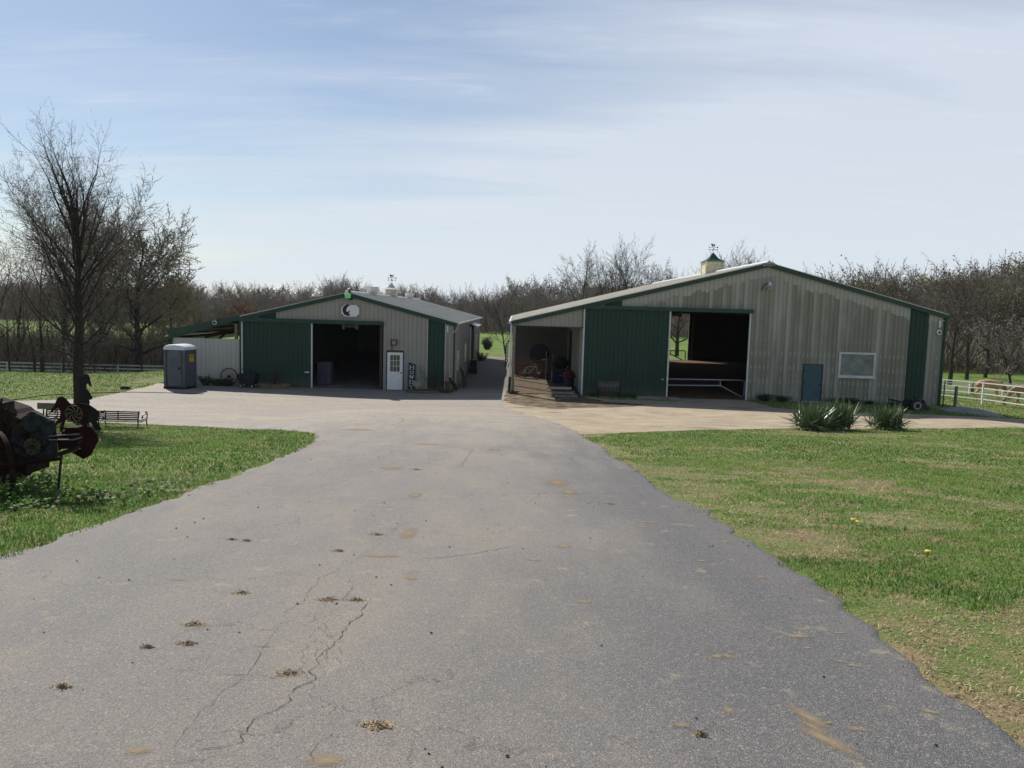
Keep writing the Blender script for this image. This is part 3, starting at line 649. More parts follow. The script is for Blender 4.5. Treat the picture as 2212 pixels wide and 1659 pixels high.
# roof vents and cupola of the left barn
def cupola(b, loc, sz, hbox, hroof, boxmat, roofmat, louv=True):
    o = MB(); h = sz / 2
    o.box((-h, -h, -.45), (h, h, hbox)); 
    if louv:
        for k in range(int(hbox / .085)):
            z = .05 + k * .085
            for q in ((0, -1), (0, 1), (1, 0), (-1, 0)):
                c = Vector((q[0] * (h + .004), q[1] * (h + .004), z)); s = Vector((-q[1], q[0], 0)) * (h - .07)
                o.obox(c, s, Vector((q[0] * .012, q[1] * .012, .0)), (q[0] * -.012, q[1] * -.012, .032))
        for sx in (-1, 1):
            for sy in (-1, 1): o.box((sx * h - .05, sy * h - .05, -.4), (sx * h + .05, sy * h + .05, hbox))
    c = o.build('cupola', boxmat, b); c.location = Vector(loc) - b.location
    o = MB(); e = h + .14; vs = []
    for k in range(6):
        t = k / 5; r = e * (1 - t) * (1 - .35 * math.sin(math.pi * t)) + .015; z = hbox + hroof * t
        vs += [(-r, -r, z), (r, -r, z), (r, r, z), (-r, r, z)]
    fs = [(3, 2, 1, 0), (20, 21, 22, 23)]
    for k in range(5):
        for j in range(4): fs.append((4*k + j, 4*k + (j+1) % 4, 4*k+4 + (j+1) % 4, 4*k+4 + j))
    o.add(vs, fs); o.build('cupola_roof', roofmat, c)
    o = MB(); z = hbox + hroof; o.tube([(0, 0, z - .05), (0, 0, z + .55)], .014, 6)
    for q in ((.24, 0), (0, .24)): o.tube([(-q[0], -q[1], z + .2), (q[0], q[1], z + .2)], .009, 5)
    for q in ((-.26, 0), (.26, 0), (0, -.26), (0, .26)): o.box((q[0] - .03, q[1] - .01, z + .17), (q[0] + .03, q[1] + .01, z + .24))
    o.tube([(-.28, 0, z + .36), (.28, 0, z + .36)], .009, 5); o.prism([(.2, -.008, z + .36), (.32, -.008, z + .43), (.32, -.008, z + .30)], (0, .016, 0)); o.prism([(-.32, -.008, z + .36), (-.22, -.008, z + .41), (-.22, -.008, z + .31)], (0, .016, 0))
    hs = [(-.12, .38), (-.10, .48), (-.13, .53), (-.19, .51), (-.16, .58), (-.10, .62), (-.06, .56), (.06, .55), (.13, .60), (.11, .52), (.09, .48), (.13, .38), (.09, .38), (.06, .46), (-.04, .46), (-.07, .38)]
    o.prism([(x, -.01, z + zz) for x, zz in hs], (0, .02, 0)); o.build('weathervane', BLACKM, c)
    return c
SHING = simple('light_metal', (.60, .62, .64), .35, .3, .15, 3.)
cupola(b1, (xc, 55.5, 5.08), .76, .55, .46, simple('beige_louvre', (.50, .47, .38), .6), SHING, louv=False)
for yy, s in ((47.2, 1.0), (63.8, 1.0)):
    o = MB(); o.add([(-.24, -.24, -.15), (.24, -.24, -.15), (.24, .24, -.15), (-.24, .24, -.15), (-.35, -.35, .42), (.35, -.35, .42), (.35, .35, .42), (-.35, .35, .42)], [(3,2,1,0),(4,5,6,7),(0,1,5,4),(1,2,6,5),(2,3,7,6),(3,0,4,7)])
    v_ = o.build('roof_vent', SHING, b1); v_.location = Vector((xc + .15, yy, 5.12)) - B1
    o = MB(); o.box((-.32, -.32, .422), (.32, .32, .46)); o.build('vent_cap', GALV, v_)

# ------------------------------------------------------------------ right barn (riding arena)
B2 = Vector((13.24, 41, 0)); b2 = thing('riding_arena', B2, 'large stained tan metal arena with a blue door and a lean-to on its left', 'barn')
X0, X1, XC, XL_ = 3.72, 22.75, 13.24, -.06; Y0, Y1 = 41.0, 75.0; ZR, ZE = 7.28, 4.86; S2 = (ZR - ZE) / (X1 - XC)
def rz2(x): return ZR - S2 * abs(x - XC) - .10
w = MB(B2)
siding(w, (5.68, Y0), (12.48, Y0), 4.8, rz2, (0, -1)); siding(w, (3.75, Y0), (4.74, Y0), 4.8, rz2, (0, -1))
def hole(zl_, z2_): return (zl_, z2_)
siding(w, (12.48, Y0), (15.38, Y0), 0, rz2, (0, -1)); siding(w, (15.38, Y0), (16.46, Y0), 2.02, rz2, (0, -1))
siding(w, (16.46, Y0), (17.28, Y0), 0, rz2, (0, -1)); siding(w, (17.28, Y0), (19.18, Y0), 0, 1.40, (0, -1)); siding(w, (17.28, Y0), (19.18, Y0), 2.68, rz2, (0, -1)); siding(w, (19.18, Y0), (20.86, Y0), 0, rz2, (0, -1))
siding(w, (21.86, Y0), (22.62, Y0), 0, rz2, (0, -1))
siding(w, (X0, Y1), (12.6, Y1), 0, rz2, (0, 1)); siding(w, (12.6, Y1), (16.9, Y1), 4.5, rz2, (0, 1)); siding(w, (16.9, Y1), (X1, Y1), 0, rz2, (0, 1))
siding(w, (X1, Y0 + .1), (X1, Y1), 0, 4.75, (1, 0))
w.build('wall', TANS, b2)
w = MB(B2); siding(w, (X0, Y1), (X0, 50.6), 0, 4.7, (-1, 0)); siding(w, (X0, 47.9), (X0, 42.5), 0, 4.7, (-1, 0)); siding(w, (X0, 50.6), (X0, 47.9), 3.2, 4.7, (-1, 0)); siding(w, (X0, 42.5), (X0, 41.1), 0, 4.7, (-1, 0)); w.build('inner_side_wall', TAN, b2)
w = MB(B2); siding(w, (4.74, Y0), (5.68, Y0), 4.8, rz2, (0, -1)); w.build('green_stripe', GREEN, b2)
w = MB(B2); siding(w, (20.86, Y0), (21.86, Y0), 0, rz2, (0, -1)); w.build('green_stripe', GREEN, b2)
w = MB(B2); siding(w, (22.62, Y0), (X1 + .02, Y0), 0, rz2, (0, -1)); w.box((X1 - .02, Y0 - .03, 0), (X1 + .06, Y0 + .1, 4.7)); w.build('corner_trim', GTRIM, b2)
rf = MB(B2); roof_slope(rf, XC, ZR, X1 + .1, ZE - .03, Y0 - .12, Y1 + .1); roof_slope(rf, XC, ZR, XL_ - .08, ZR - S2 * (XC - XL_ + .08), Y0 - .12, Y1 + .1); ro2 = rf.build('roof', ROOFT, b2)
e = MB(B2); e.tube([(XC, Y0 - .14, ZR + .02), (XC, Y1 + .1, ZR + .02)], .08, 8); e.build('ridge_cap', WTRIM, ro2)
zl2 = ZR - S2 * (XC - XL_)
e = MB(B2); e.bar((XC, Y0 - .13, ZR - .14), (X1 + .12, Y0 - .13, ZE - .18), .05, .21); e.bar((XC, Y0 - .132, ZR - .14), (XL_ - .05, Y0 - .132, zl2 - .15), .05, .21); e.build('rake_trim', GTRIM, b2)
e = MB(B2); e.tube([(XL_ - .14, Y0 - .1, zl2 - .12), (XL_ - .14, Y1, zl2 - .12)], .08, 8); e.build('gutter', WTRIM, b2)
# lean-to front panel, posts, back wall
e = MB(B2); siding(e, (XL_ + .08, Y0), (3.70, Y0), 3.63, rz2, (0, -1), th=.05); e.build('lean_to_header', TAN, b2)
e = MB(B2); e.box((XL_ + .06, Y0 - .04, 3.58), (3.70, Y0 + .06, 3.627)); e.build('header_trim', GTRIM, b2)
for x, yy in ((-.02, 40.98), (-.02, 45.), (-.02, 49.), (-.02, 53.)):
    e = MB(B2); e.box((x - .02, yy, 0), (x + .14, yy + .16, 3.6)); e.build('lean_to_post', WOODG, b2)
e = MB(B2); e.tube([(XL_ - .06, Y0 - .02, 3.7), (XL_ - .06, Y0 - .02, .85)], .045, 8); e.build('downspout', WTRIM, b2)
e = MB(B2); e.tube([(XL_ - .06, Y0 - .03, .9), (XL_ - .07, Y0 - .04, .3), (XL_ - .08, Y0 - .06, .03)], .07, 8); e.build('drain_pipe', BLACKM, b2)
e = MB(B2); siding(e, (.0, 53.1), (3.7, 53.1), 0, rz2, (0, -1)); siding(e, (.0, Y1 - .1), (.0, 53.1), 0, 3.7, (-1, 0)); e.build('lean_to_back_wall', siding_mat('lean_to_shaded_tan', (.17, .16, .142), .5), b2)  # darker copy of the tan siding, lean-to shade put into its colour
e = MB(B2); siding(e, (X0 - .07, 50.6), (X0 - .07, 47.9), .06, 3.2, (-1, 0), th=.04); e.build('side_green_door', GREEN, b2)
for yy in (41.2, 42.2, 47.8): e = MB(B2); e.box((X0 - .07, yy, .05), (X0 - .024, yy + .12, 3.7)); e.build('white_corner_strip', WTRIM, b2)
# front sliding door and track
e = MB(B2); e.box((X0 - .05, Y0 - .3, 4.60), (12.55, Y0 - .028, 4.80)); e.build('door_track', GTRIM, b2)
e = MB(B2); siding(e, (3.72, Y0 - .14), (8.2, Y0 - .14), .05, 4.59, (0, -1), th=.05); sl2 = e.build('sliding_door', GREEN, b2)
e = MB(B2); e.box((8.17, Y0 - .18, .04), (8.25, Y0 - .08, 4.59)); e.build('edge_trim', WTRIM, sl2)
e = MB(B2); e.box((3.67, Y0 - .18, .04), (3.74, Y0 - .08, 4.59)); e.build('edge_trim', WTRIM, sl2)
e = MB(B2); e.box((7.9, Y0 - .2, .98), (8.0, Y0 - .165, 1.02)); e.build('handle', WHITE, sl2)
e = MB(B2); e.box((12.42, Y0 - .05, 0), (12.50, Y0 + .05, 4.6)); e.build('door_jamb', WTRIM, b2)
# blue steel door and picture window
e = MB(B2); e.box((15.45, Y0 - .02, .05), (16.39, Y0 + .03, 1.96)); bd = e.build('blue_door', simple('faded_blue_paint', (.048, .105, .135), .5, 0, .35, 2.2, col2=(.04, .09, .10)), b2)
e = MB(B2)
for a, c in (((15.38, 0), (15.447, 2.02)), ((16.393, 0), (16.46, 2.02)), ((15.447, 1.962), (16.393, 2.02))): e.box((a[0], Y0 - .035, a[1]), (c[0], Y0 + .04, c[1]))
e.build('door_frame', simple('navy_frame', (.02, .035, .05), .5), bd)
e = MB(B2); e.box((15.40, Y0 - .22, .0), (16.44, Y0 - .036, .045)); e.build('threshold', GALV, bd)
for z in (.35, 1.0, 1.65): e = MB(B2); e.box((15.43, Y0 - .045, z - .06), (15.475, Y0 - .021, z + .06)); e.build('hinge', BLACKM, bd)
e = MB(B2); e.ball((16.3, Y0 - .05, .93), .04); e.build('knob', BLACKM, bd)
m, nt, b = newmat('pale_mottled_glass'); ge = nd(nt, 'ShaderNodeTexCoord').outputs['Object']; q = noise(nt, ge, 1.6, 5, .6)
nt.links.new(mix(nt, ramp(nt, q, [(.35, 0.), (.7, 1.)]), (.13, .15, .155), (.29, .32, .33)), b.inputs['Base Color']); b.inputs['Roughness'].default_value = .22  # pale mottling mixed into the glass colour
e = MB(B2); e.box((17.36, Y0 - .01, 1.48), (19.10, Y0 + .02, 2.60)); wn = e.build('window', m, b2)
e = MB(B2)
for a, c in (((17.26, 1.38), (19.20, 1.478)), ((17.26, 2.602), (19.20, 2.70)), ((17.26, 1.478), (17.358, 2.602)), ((19.102, 1.478), (19.20, 2.602))): e.box((a[0], Y0 - .06, a[1]), (c[0], Y0 + .03, c[1]))
e.build('window_frame', WTRIM, wn)
e = MB(B2); e.box((17.2, Y0 - .12, 1.335), (19.26, Y0 - .062, 1.377)); e.build('sill', WTRIM, wn)
for k in range(4): e = MB(B2); e.box((X0 + .2, 47 + 7 * k, 4.5), (X1 - .2, 47.3 + 7 * k, 4.8)); e.build('ceiling_beam', DARKIN, b2)
for x in (12.3, 17.2): e = MB(B2); e.box((x, Y1 - .35, 0), (x + .14, Y1 - .16, 4.6)); e.build('door_stud', DARKIN, b2)
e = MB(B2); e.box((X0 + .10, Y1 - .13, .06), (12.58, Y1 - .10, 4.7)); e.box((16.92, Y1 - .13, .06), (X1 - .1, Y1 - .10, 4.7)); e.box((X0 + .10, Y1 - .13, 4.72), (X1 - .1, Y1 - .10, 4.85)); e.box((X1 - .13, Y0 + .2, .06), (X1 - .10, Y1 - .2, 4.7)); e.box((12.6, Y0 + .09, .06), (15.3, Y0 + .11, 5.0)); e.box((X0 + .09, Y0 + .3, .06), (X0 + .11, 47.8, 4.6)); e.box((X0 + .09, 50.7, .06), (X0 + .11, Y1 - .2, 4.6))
e.build('interior_shade_panels', simple('interior_shade_black', (.018, .016, .014), .95, 0, .3, 3.), b2)  # added black panels, indoor shade of the arena put into their colour
cupola(b2, (XC, 52.6, 7.22), 1.15, .78, .62, simple('cream_louvre', (.60, .55, .40), .6), simple('green_cupola_roof', (.03, .085, .05), .35, .2, .2, 3.))
# ================================================================== THINGS ON AND AROUND THE BARNS
FY = 40.93
# ---- sign board with a dark crescent
Zs = zm(1320, 1130, 12.76)
c = at(*Zs(765, 1195), FY); sgn = thing('sign_board', c, 'white sign board with scooped corners and a dark crescent emblem on the barn gable', 'sign')
a = at(*Zs(320, 890), FY) - c; d = at(*Zs(1205, 1500), FY) - c; hx, hz_ = (d.x - a.x) / 2, (a.z - d.z) / 2; q = .09
pts = []
for cxs, czs, st in ((1, 1, 0), (-1, 1, 1), (-1, -1, 2), (1, -1, 3)):
    for k in range(5):
        ang = (-math.pi / 2, 0, math.pi / 2, math.pi)[st] - math.pi / 2 * k / 4
        pts.append((cxs * hx + q * math.cos(ang), 0, czs * hz_ + q * math.sin(ang)))
e = MB(); e.prism(pts, (0, -.03, 0)); e.build('board', WHITE, sgn)
e = MB(); Rr = .27; cc = (-hx * .30, hz_ * .08)
out = [(cc[0] + Rr * math.cos(R(t)), cc[1] + Rr * 1.08 * math.sin(R(t))) for t in range(65, 311, 12)]
inn = [(.10, -.19), (.03, -.17), (.10, -.10), (.13, -.02), (.10, .0), (.05, -.06), (-.02, -.1), (-.06, -.06), (-.08, .02), (-.05, .09), (-.02, .15), (.03, .2), (.1, .235)]
e.prism([(x, -.031, z) for x, z in out] + [(cc[0] + x, -.031, cc[1] + z) for x, z in inn], (0, -.006, 0)); e.build('crescent_emblem', simple('sign_ink', (.012, .012, .02), .6), sgn)
for sx in (-1, 1):
    for sz in (-1, 1):
        e = MB(); e.bar((sx * (hx - .06), -.036, sz * (hz_ - .03)), (sx * (hx - .02), -.036, sz * (hz_ - .13)), .035, .012, up=(0, 1, 0)); e.bar((sx * (hx - .12), -.036, sz * (hz_ - .02)), (sx * (hx - .05), -.036, sz * (hz_ - .07)), .03, .012, up=(0, 1, 0)); e.build('corner_mark', simple('sign_grey', (.09, .09, .11), .6), sgn)
# ---- green glowing flood light below the ridge
c = at(*Zs(640, 440), 40.6); fl = thing('flood_light', c, 'flood light with a green glowing lens under the peak of the left barn', 'lamp')
m, nt, b = newmat('green_glow'); b.inputs['Base Color'].default_value = (.25, .5, .3, 1); b.inputs['Emission Color'].default_value = (.10, .9, .25, 1); b.inputs['Emission Strength'].default_value = .12
e = MB(); e.add([(-.13, -.05, -.13), (.13, -.05, -.13), (.16, -.14, .10), (-.16, -.14, .10), (-.12, .1, -.1), (.12, .1, -.1), (.14, .1, .14), (-.14, .1, .14)], [(0,1,2,3),(7,6,5,4),(0,4,5,1),(1,5,6,2),(2,6,7,3),(3,7,4,0)]); e.build('lens', m, fl)
e = MB(); e.ball((-.05, -.05, .20), .09, 10); e.build('bulb_cover', simple('cream_plastic', (.7, .66, .55), .5), fl)
e = MB(); e.bar((.03, .0, .36), (.12, .1, .06), .09, .12); e.bar((.1, .3, .0), (.1, .05, .12), .05, .05); e.build('bracket', simple('slate_metal', (.06, .065, .085), .5), fl)
c = at(*Zs(775, 620), 40.88); t = thing('motion_sensor', c, 'small black twin head sensor lamp under the green flood light', 'sensor')
e = MB(); e.box((-.04, -.03, -.05), (.04, .05, .05)); e.build('mount', BLACKM, t)
for sx in (-1, 1):
    e = MB(); e.ball((sx * .09, -.05, .03), .05); e.build('head', BLACKM, t)
# ---- round flood lamp on the shed fascia
c = at(*Z2(780, 697), 40.86); t = thing('round_lamp', c, 'round chrome lamp on the green shed fascia', 'lamp')
e = MB(); e.lathe((0, 0, 0), [(.10, 0), (.12, -.03), (.12, -.07), (.085, -.09)], 18, 'y'); e.build('bezel', GALV, t)
e = MB(); e.lathe((0, 0, 0), [(.075, -.092), (.045, -.12), (.01, -.13)], 14, 'y'); e.build('lens', GLASSD, t)
# ---- rust streaked lantern above the entry door
Z3 = zm(1200, 1050, 2.765)
c = at(*Z3(975, 825), FY); t = thing('wall_lantern', c, 'square rusty wall lantern above the white entry door', 'lamp')
RUSTB = simple('rusty_brown', (.10, .045, .03), .85, 0, .5, 14., .2)
e = MB(); 
for a_, b_ in (((-.15, -.12, .10), (.15, .0, .15)), ((-.15, -.12, -.15), (.15, .0, -.11)), ((-.15, -.12, -.11), (-.11, .0, .10)), ((.11, -.12, -.11), (.15, .0, .10))): e.box(a_, b_)
e.build('case', RUSTB, t); e = MB(); e.box((-.108, -.08, -.108), (.108, .0, .098)); e.build('lens', simple('milky_lens', (.38, .34, .27), .4), t)
e = MB(); e.box((-.145, .012, -.5), (-.10, .016, -.152)); e.build('rust_streak', simple('rust_streak', (.16, .085, .05), .9, 0, .5, 18.), t)
# ---- HOWDY board
c = at(*zm(1520, 1400, 6.506)(645, 830), 40.7); c.z = .03
hw = thing('welcome_sign', c, 'tall navy board reading HOWDY leaning beside the white door', 'sign')
top = at(*zm(1520, 1400, 6.506)(660, 175), 40.9).z - c.z; NAVY = simple('navy_paint', (.014, .022, .036), .6, 0, .3, 5.)
wd = .18
e = MB(); e.prism([(-wd, 0, 0), (wd, 0, 0), (wd + .02, .16, top - .12), (-wd + .02, .16, top)], (0, .03, 0)); e.build('board', NAVY, hw)
LET = {'H': [((-1,-1),(-1,1),1),((1,-1),(1,1),1),((-1,0),(1,0),0)], 'D': [((-.9,-1),(-.9,1),1),((-.9,1),(.3,1),0),((.3,1),(1,.4),1),((1,.4),(1,-.4),1),((1,-.4),(.3,-1),1),((.3,-1),(-.9,-1),0)], 'W': [((-1,1),(-.55,-1),1),((-.55,-1),(0,.7),0),((0,.7),(.5,-1),1),((.5,-1),(1,1),0)], 'Y': [((-1,1),(0,0),1),((1,1),(0,0),0),((0,0),(0,-1),1)],
       'O': [((math.cos(t)*.95, math.sin(t)), (math.cos(t+.524)*.95, math.sin(t+.524)), abs(math.cos(t+.26))>.5) for t in [k*.524 for k in range(12)]]}
SER = {'H': [(-1,-1),(-1,1),(1,-1),(1,1)], 'D': [(-.9,-1),(-.9,1)], 'W': [(-1,1),(1,1),(0,.7)], 'Y': [(-1,1),(1,1),(0,-1)], 'O': []}
for i, ch in enumerate('HOWDY'):
    zc_ = top - .27 - .258 * i; yo = .16 * zc_ / top - .008; sx, sz = .092, .086; e = MB()
    for p, q_, thk in LET[ch]:
        e.bar((p[0]*sx + .01, yo, p[1]*sz + zc_), (q_[0]*sx + .01, yo, q_[1]*sz + zc_), .012, .038 if thk else .018, up=Vector((-(q_[1]-p[1])*sz, 0, (q_[0]-p[0])*sx)) if True else None)
    for p in SER[ch]: e.box((p[0]*sx + .01 - .045, yo - .0065, p[1]*sz + zc_ - .014), (p[0]*sx + .01 + .045, yo + .007, p[1]*sz + zc_ + .014))
    e.build('letter', simple('letter_white', (.62, .63, .62), .6), hw)
# ---- right-hand bits on the left barn front
c = at(*zm(1500, 1150, 3.687)(968, 540), FY); t = tag((lambda e: (e.box((-.035, -.03, -.17), (.035, 0, .17)), e.build('thermometer', WHITE))[1])(MB()), 'white wall thermometer on the narrow tan strip of the left barn', 'thermometer'); t.location = c
c = at(*zm(1500, 1150, 3.687)(968, 1345), 40.75); t = thing('hanging_pot', c, 'orange terracotta pot on the right corner of the left barn', 'pot')
e = MB(); e.lathe((0, 0, 0), [(.10, -.16), (.165, .10), (.18, .10), (.185, .16), (.15, .16), (.14, .08)], 16); e.build('pot', simple('terracotta', (.25, .06, .025), .8, 0, .25, 6.), t)
e = MB(); e.tube([(-.17, 0, .15), (0, .12, .55)], .008, 4); e.tube([(.17, 0, .15), (0, .12, .55)], .008, 4); e.build('hanger', BLACKM, t)
Zp = zm(1520, 1400, 6.506)
t = thing('corrugated_pipe', (-3.2, 40.7, 0), 'black corrugated drain hose curving off the barn corner downspout', 'hose')
e = MB(); P = [at(*Zp(x, y), yy) for x, y, yy in ((1640, 560, 40.88), (1650, 630, 40.8), (1690, 690, 40.75), (1745, 710, 40.72), (1780, 760, 40.7), (1785, 880, 40.7))]; P2 = []
for i in range(len(P) - 1):
    for k in range(6): P2.append(P[i].lerp(P[i+1], k / 6) - t.location)
P2.append(P[-1] - t.location); e.tube(P2, [.075 if i % 2 else .06 for i in range(len(P2))], 10); e.build('hose', BLACKM, t, True)
e = MB(); q = P[0] - t.location; e.tube([q, q + Vector((0, 0, .08))], .05, 8); e.build('cuff', WHITE, t)
# stone ringed bed right of the door, with a heart stone and wire trellis
def stone_bed(cx, cy, rx, ry, hh, name, label):
    t = thing(name, (cx, cy, g(cx, cy) + .01), label, 'flower bed'); rg = random.Random(cx)
    STN = simple('tan_wall_block', (.17, .135, .09), .9, 0, .4, 9., .5)
    for lay in range(2):
        e = MB(); n = 22; z0 = lay * hh / 2
        for k in range(n):
            a0 = 2 * math.pi * (k + .5 * lay) / n; a1 = a0 + 2 * math.pi / n * .94
            for_r = lambda a, s: Vector((rx * s * math.cos(a), ry * s * math.sin(a), 0))
            s = .0 + rg.uniform(-.02, .02); q = [for_r(a0, 1 + s), for_r(a1, 1 + s), for_r(a1, .80 + s), for_r(a0, .80 + s)]
            e.prism([p + Vector((0, 0, z0 + .002)) for p in q], (0, 0, hh / 2 - .008))
        e.build('block_course', STN, t)
    e = MB(); e.add([(0, 0, hh * .8)] + [(rx * .8 * math.cos(2*math.pi*k/20), ry * .8 * math.sin(2*math.pi*k/20), hh * .74) for k in range(20)], [(0, 1 + k, 1 + (k+1) % 20) for k in range(20)]); e.build('soil', simple('potting_soil', (.05, .035, .025), .95, 0, .4, 9., .6), t)
    return t
stone_bed(-4.65, 40.05, .86, .5, .15, 'stone_flower_bed', 'stone ringed flower bed with a heart stone right of the white door')
hb = thing('heart_stone', (-4.95, 40.2, .18), 'pale heart shaped stone standing in the flower bed by the door', 'stone')
e = MB(); hp_ = []
for k in range(28):
    tt = 2*math.pi*k/28; hp_.append((.016 * 16 * math.sin(tt)**3 * .9, 0, .25 + .0155 * (13*math.cos(tt) - 5*math.cos(2*tt) - 2*math.cos(3*tt) - math.cos(4*tt))))
e.prism(hp_, (0, .07, 0)); e.build('slab', simple('pale_stone', (.33, .31, .27), .9, 0, .25, 6.), hb)
tl = thing('wire_trellis', (-4.75, 40.5, .24), 'thin curled wire trellis with dry stems in the bed by the door', 'trellis')
e = MB()
for sx in (-.08, .12): e.tube([(sx, 0, 0), (sx, .05, 1.0)], .010, 5)
for zc_, r in ((1.0, .16), (.72, .11), (.46, .10)):
    e.tube([(.12 - r + r * math.cos(a) * (1 - a / 9), .05, zc_ + r * math.sin(a) * (1 - a / 9)) for a in [k * .4 for k in range(17)]], .009, 4)
e.build('wire_frame', simple('grey_wire', (.10, .10, .10), .6), tl)
rng = random.Random(3)
def dry_plant(loc, h, n, label, cat='plant', col=(.05, .032, .022), spread=.45, name='dry_plant', leaf=None, seed=1, group=None):
    rg = random.Random(seed); t = thing(name, loc, label, cat, group); e = MB(); lf = MB()
    for k in range(n):
        a = rg.random() * 6.28; r = rg.random() * spread; p = Vector((math.cos(a) * r * .3, math.sin(a) * r * .3, 0)); q = Vector((math.cos(a) * r, math.sin(a) * r, h * rg.uniform(.5, 1)))
        m_ = p.lerp(q, .55) + Vector((rg.gauss(0, .04), rg.gauss(0, .04), .04)); e.tube([p, m_, q], [.009, .006, .003], 3)
        for j in range(4):
            s = p.lerp(q, rg.uniform(.1 if leaf else .4, 1)); tt = s + Vector((rg.gauss(0, .14), rg.gauss(0, .14), rg.uniform(0, .16))) * h; e.tube([s, tt], [.004, .002], 3)
            if leaf:
                for _ in range(4):
                    c_ = s.lerp(tt, rg.random()); u_ = Vector((rg.gauss(0, 1), rg.gauss(0, 1), rg.gauss(0, .6))).normalized() * .05 * h ** .5; v_ = u_.orthogonal() * .6; lf.add([c_ - u_, c_ + v_, c_ + u_, c_ - v_], [(0, 1, 2, 3)])
    e.build('stem', simple('dry_stem', col, .9), t)
    if leaf: lf.build('foliage', leaf, t)
    return t
LEAFD = simple('dark_green_leaf', (.035, .075, .022), .6, 0, .5, 12.)
LEAFB = simple('bright_green_leaf', (.075, .16, .03), .6, 0, .5, 12.)
dry_plant((-4.15, 40.4, .25), 1.05, 26, 'dark leafless bush in the stone bed in front of the green stripe', spread=.65)
dry_plant((-3.45, 40.3, g(-3.4, 40.3)), .35, 40, 'low green weeds at the right corner of the left barn', 'weeds', (.04, .08, .02), .75, 'corner_weeds', LEAFB, 4)
# ---- leaning dark boards and pallets against the side wall in the alley
t = thing('leaning_boards', (-2.95, 43.4, .02), 'dark boards leaning on the side wall of the left barn in the alley', 'boards')
for k in range(3):
    e = MB(); e.obox((.12 + .07 * k, -.1 + .3 * k, .6 - .08 * k), (.02, 0, .0), (0, .16, 0), (-.12, 0, .6 - .08 * k)); e.build('board', DARKIN, t)
t = thing('mounting_block', (-2.7, 53.6, .02), 'dark box beside the alley door of the left barn', 'box')
e = MB(); e.box((-.25, -.5, 0), (.25, .5, .9)); e.box((-.25, -1.0, 0), (.25, -.5, .45)); e.build('steps', BLACKM, t)
dry_plant((-2.7, 66.5, -.05), .8, 60, 'green bush at the far end of the left barn wall in the alley', 'bush', (.04, .06, .02), .7, 'alley_bush', LEAFB, 9)
dry_plant((-3.2, 96, g(-3.2, 96)), 1.6, 130, 'round dark shrub alone in the bright field behind the alley', 'bush', (.045, .04, .03), .9, 'field_shrub', simple('dark_shrub_leaf', (.03, .035, .02), .8), 11)
# corral panel at the end of the alley
pa, pb = Vector((-.55, 60., 0)), Vector((-.45, 66., 0)); t = thing('corral_panel', pa, 'white and rusty pipe corral panel at the left corner of the arena lean-to', 'gate')
for k in range(6):
    z = .3 + .27 * k; e = MB(); e.tube([(0, 0, z), (.1, 6, z)], .035, 8); e.build('rail', WTRIM, t)
for k in range(3):
    e = MB(); e.tube([(.05 * k, 3 * k, 0), (.05 * k, 3 * k, 1.85)], .045, 8); e.build('post', RUSTB, t)

# ---- portable toilet
pl = gp(357, 840); pt = thing('portable_toilet', (-16.78, 39.0, g(-16.8, 39.0)), 'grey portable toilet with a white domed roof beside the shed wall', 'portable toilet', rz=R(-7))
e = MB(); w2 = .50
e.box((-w2, -w2, .12), (w2, w2, 1.98))
for k in range(7): e.box((w2 + .001, -w2 + .10 + k * .15, .22), (w2 + .012, -w2 + .16 + k * .15, 1.86))
for sx in (-1, 1):
    for sy in (-1, 1): e.box((sx * w2 - .06, sy * w2 - .06, .06), (sx * w2 + .06, sy * w2 + .06, 2.0))
e.build('cabin', BLUEGREY, pt)
e = MB(); arch = [(-.36, -w2 - .0, .2)] + [(.36, -w2, .2), (.36, -w2, 1.75)] + [(.36 * math.cos(R(a)), -w2, 1.75 + .25 * math.sin(R(a))) for a in range(15, 180, 15)] + [(-.36, -w2, 1.75)]
e.prism(arch, (0, -.045, 0)); dr_ = e.build('door', simple('grey_door_plastic', (.11, .122, .145), .5, 0, .15, 3.), pt)
e = MB(); e.box((-.28, -w2 - .055, .3), (.28, -w2 - .046, .98)); e.box((-.28, -w2 - .055, 1.06), (.28, -w2 - .046, 1.62)); e.build('door_inset', BLUEGREY, dr_)
e = MB(); e.box((.20, -w2 - .09, 1.0), (.33, -w2 - .047, 1.11)); e.build('latch', BLACKM, dr_)
e = MB(); prof = []
n = 9; vs = []; fs = []; yy_ = [-w2 - .09, -w2 - .05, w2 - .02, w2 + .05]
for iy, y_ in enumerate(yy_):
    sc_ = (.9, 1, 1, .9)[iy]
    for k in range(n + 1):
        a = math.pi * k / n; vs.append((-(w2 + .07) * math.cos(a), y_, 1.97 + .27 * sc_ * max(0, math.sin(a)) ** .6))
for i in range(3):
    for k in range(n): fs.append((i*(n+1)+k, i*(n+1)+k+1, (i+1)*(n+1)+k+1, (i+1)*(n+1)+k))
fs += [tuple(range(n + 1)), tuple(range(3*(n+1), 4*(n+1)))[::-1]] + [(i*(n+1), (i+1)*(n+1), (i+1)*(n+1)+n, i*(n+1)+n) for i in range(3)]
e.add(vs, fs); e.build('dome_roof', simple('white_roof_plastic', (.62, .66, .74), .35, 0, .1, 3.), pt)
e = MB(); e.box((-w2 - .06, -w2 - .1, .0), (w2 + .06, w2 + .06, .12)); e.build('base_skid', BLACKM, pt)
e = MB(); e.box((w2 + .013, -.05, 1.35), (w2 + .02, .38, 1.72)); st = e.build('yellow_sticker', simple('yellow_sticker', (.62, .40, .02), .5), pt)
text_mesh('sticker_text', 'NIX', .21, BLACKM, pt, Matrix.Translation((w2 + .024, .165, 1.61)) @ Matrix.Rotation(R(90), 4, 'Z') @ FRONT, .001)
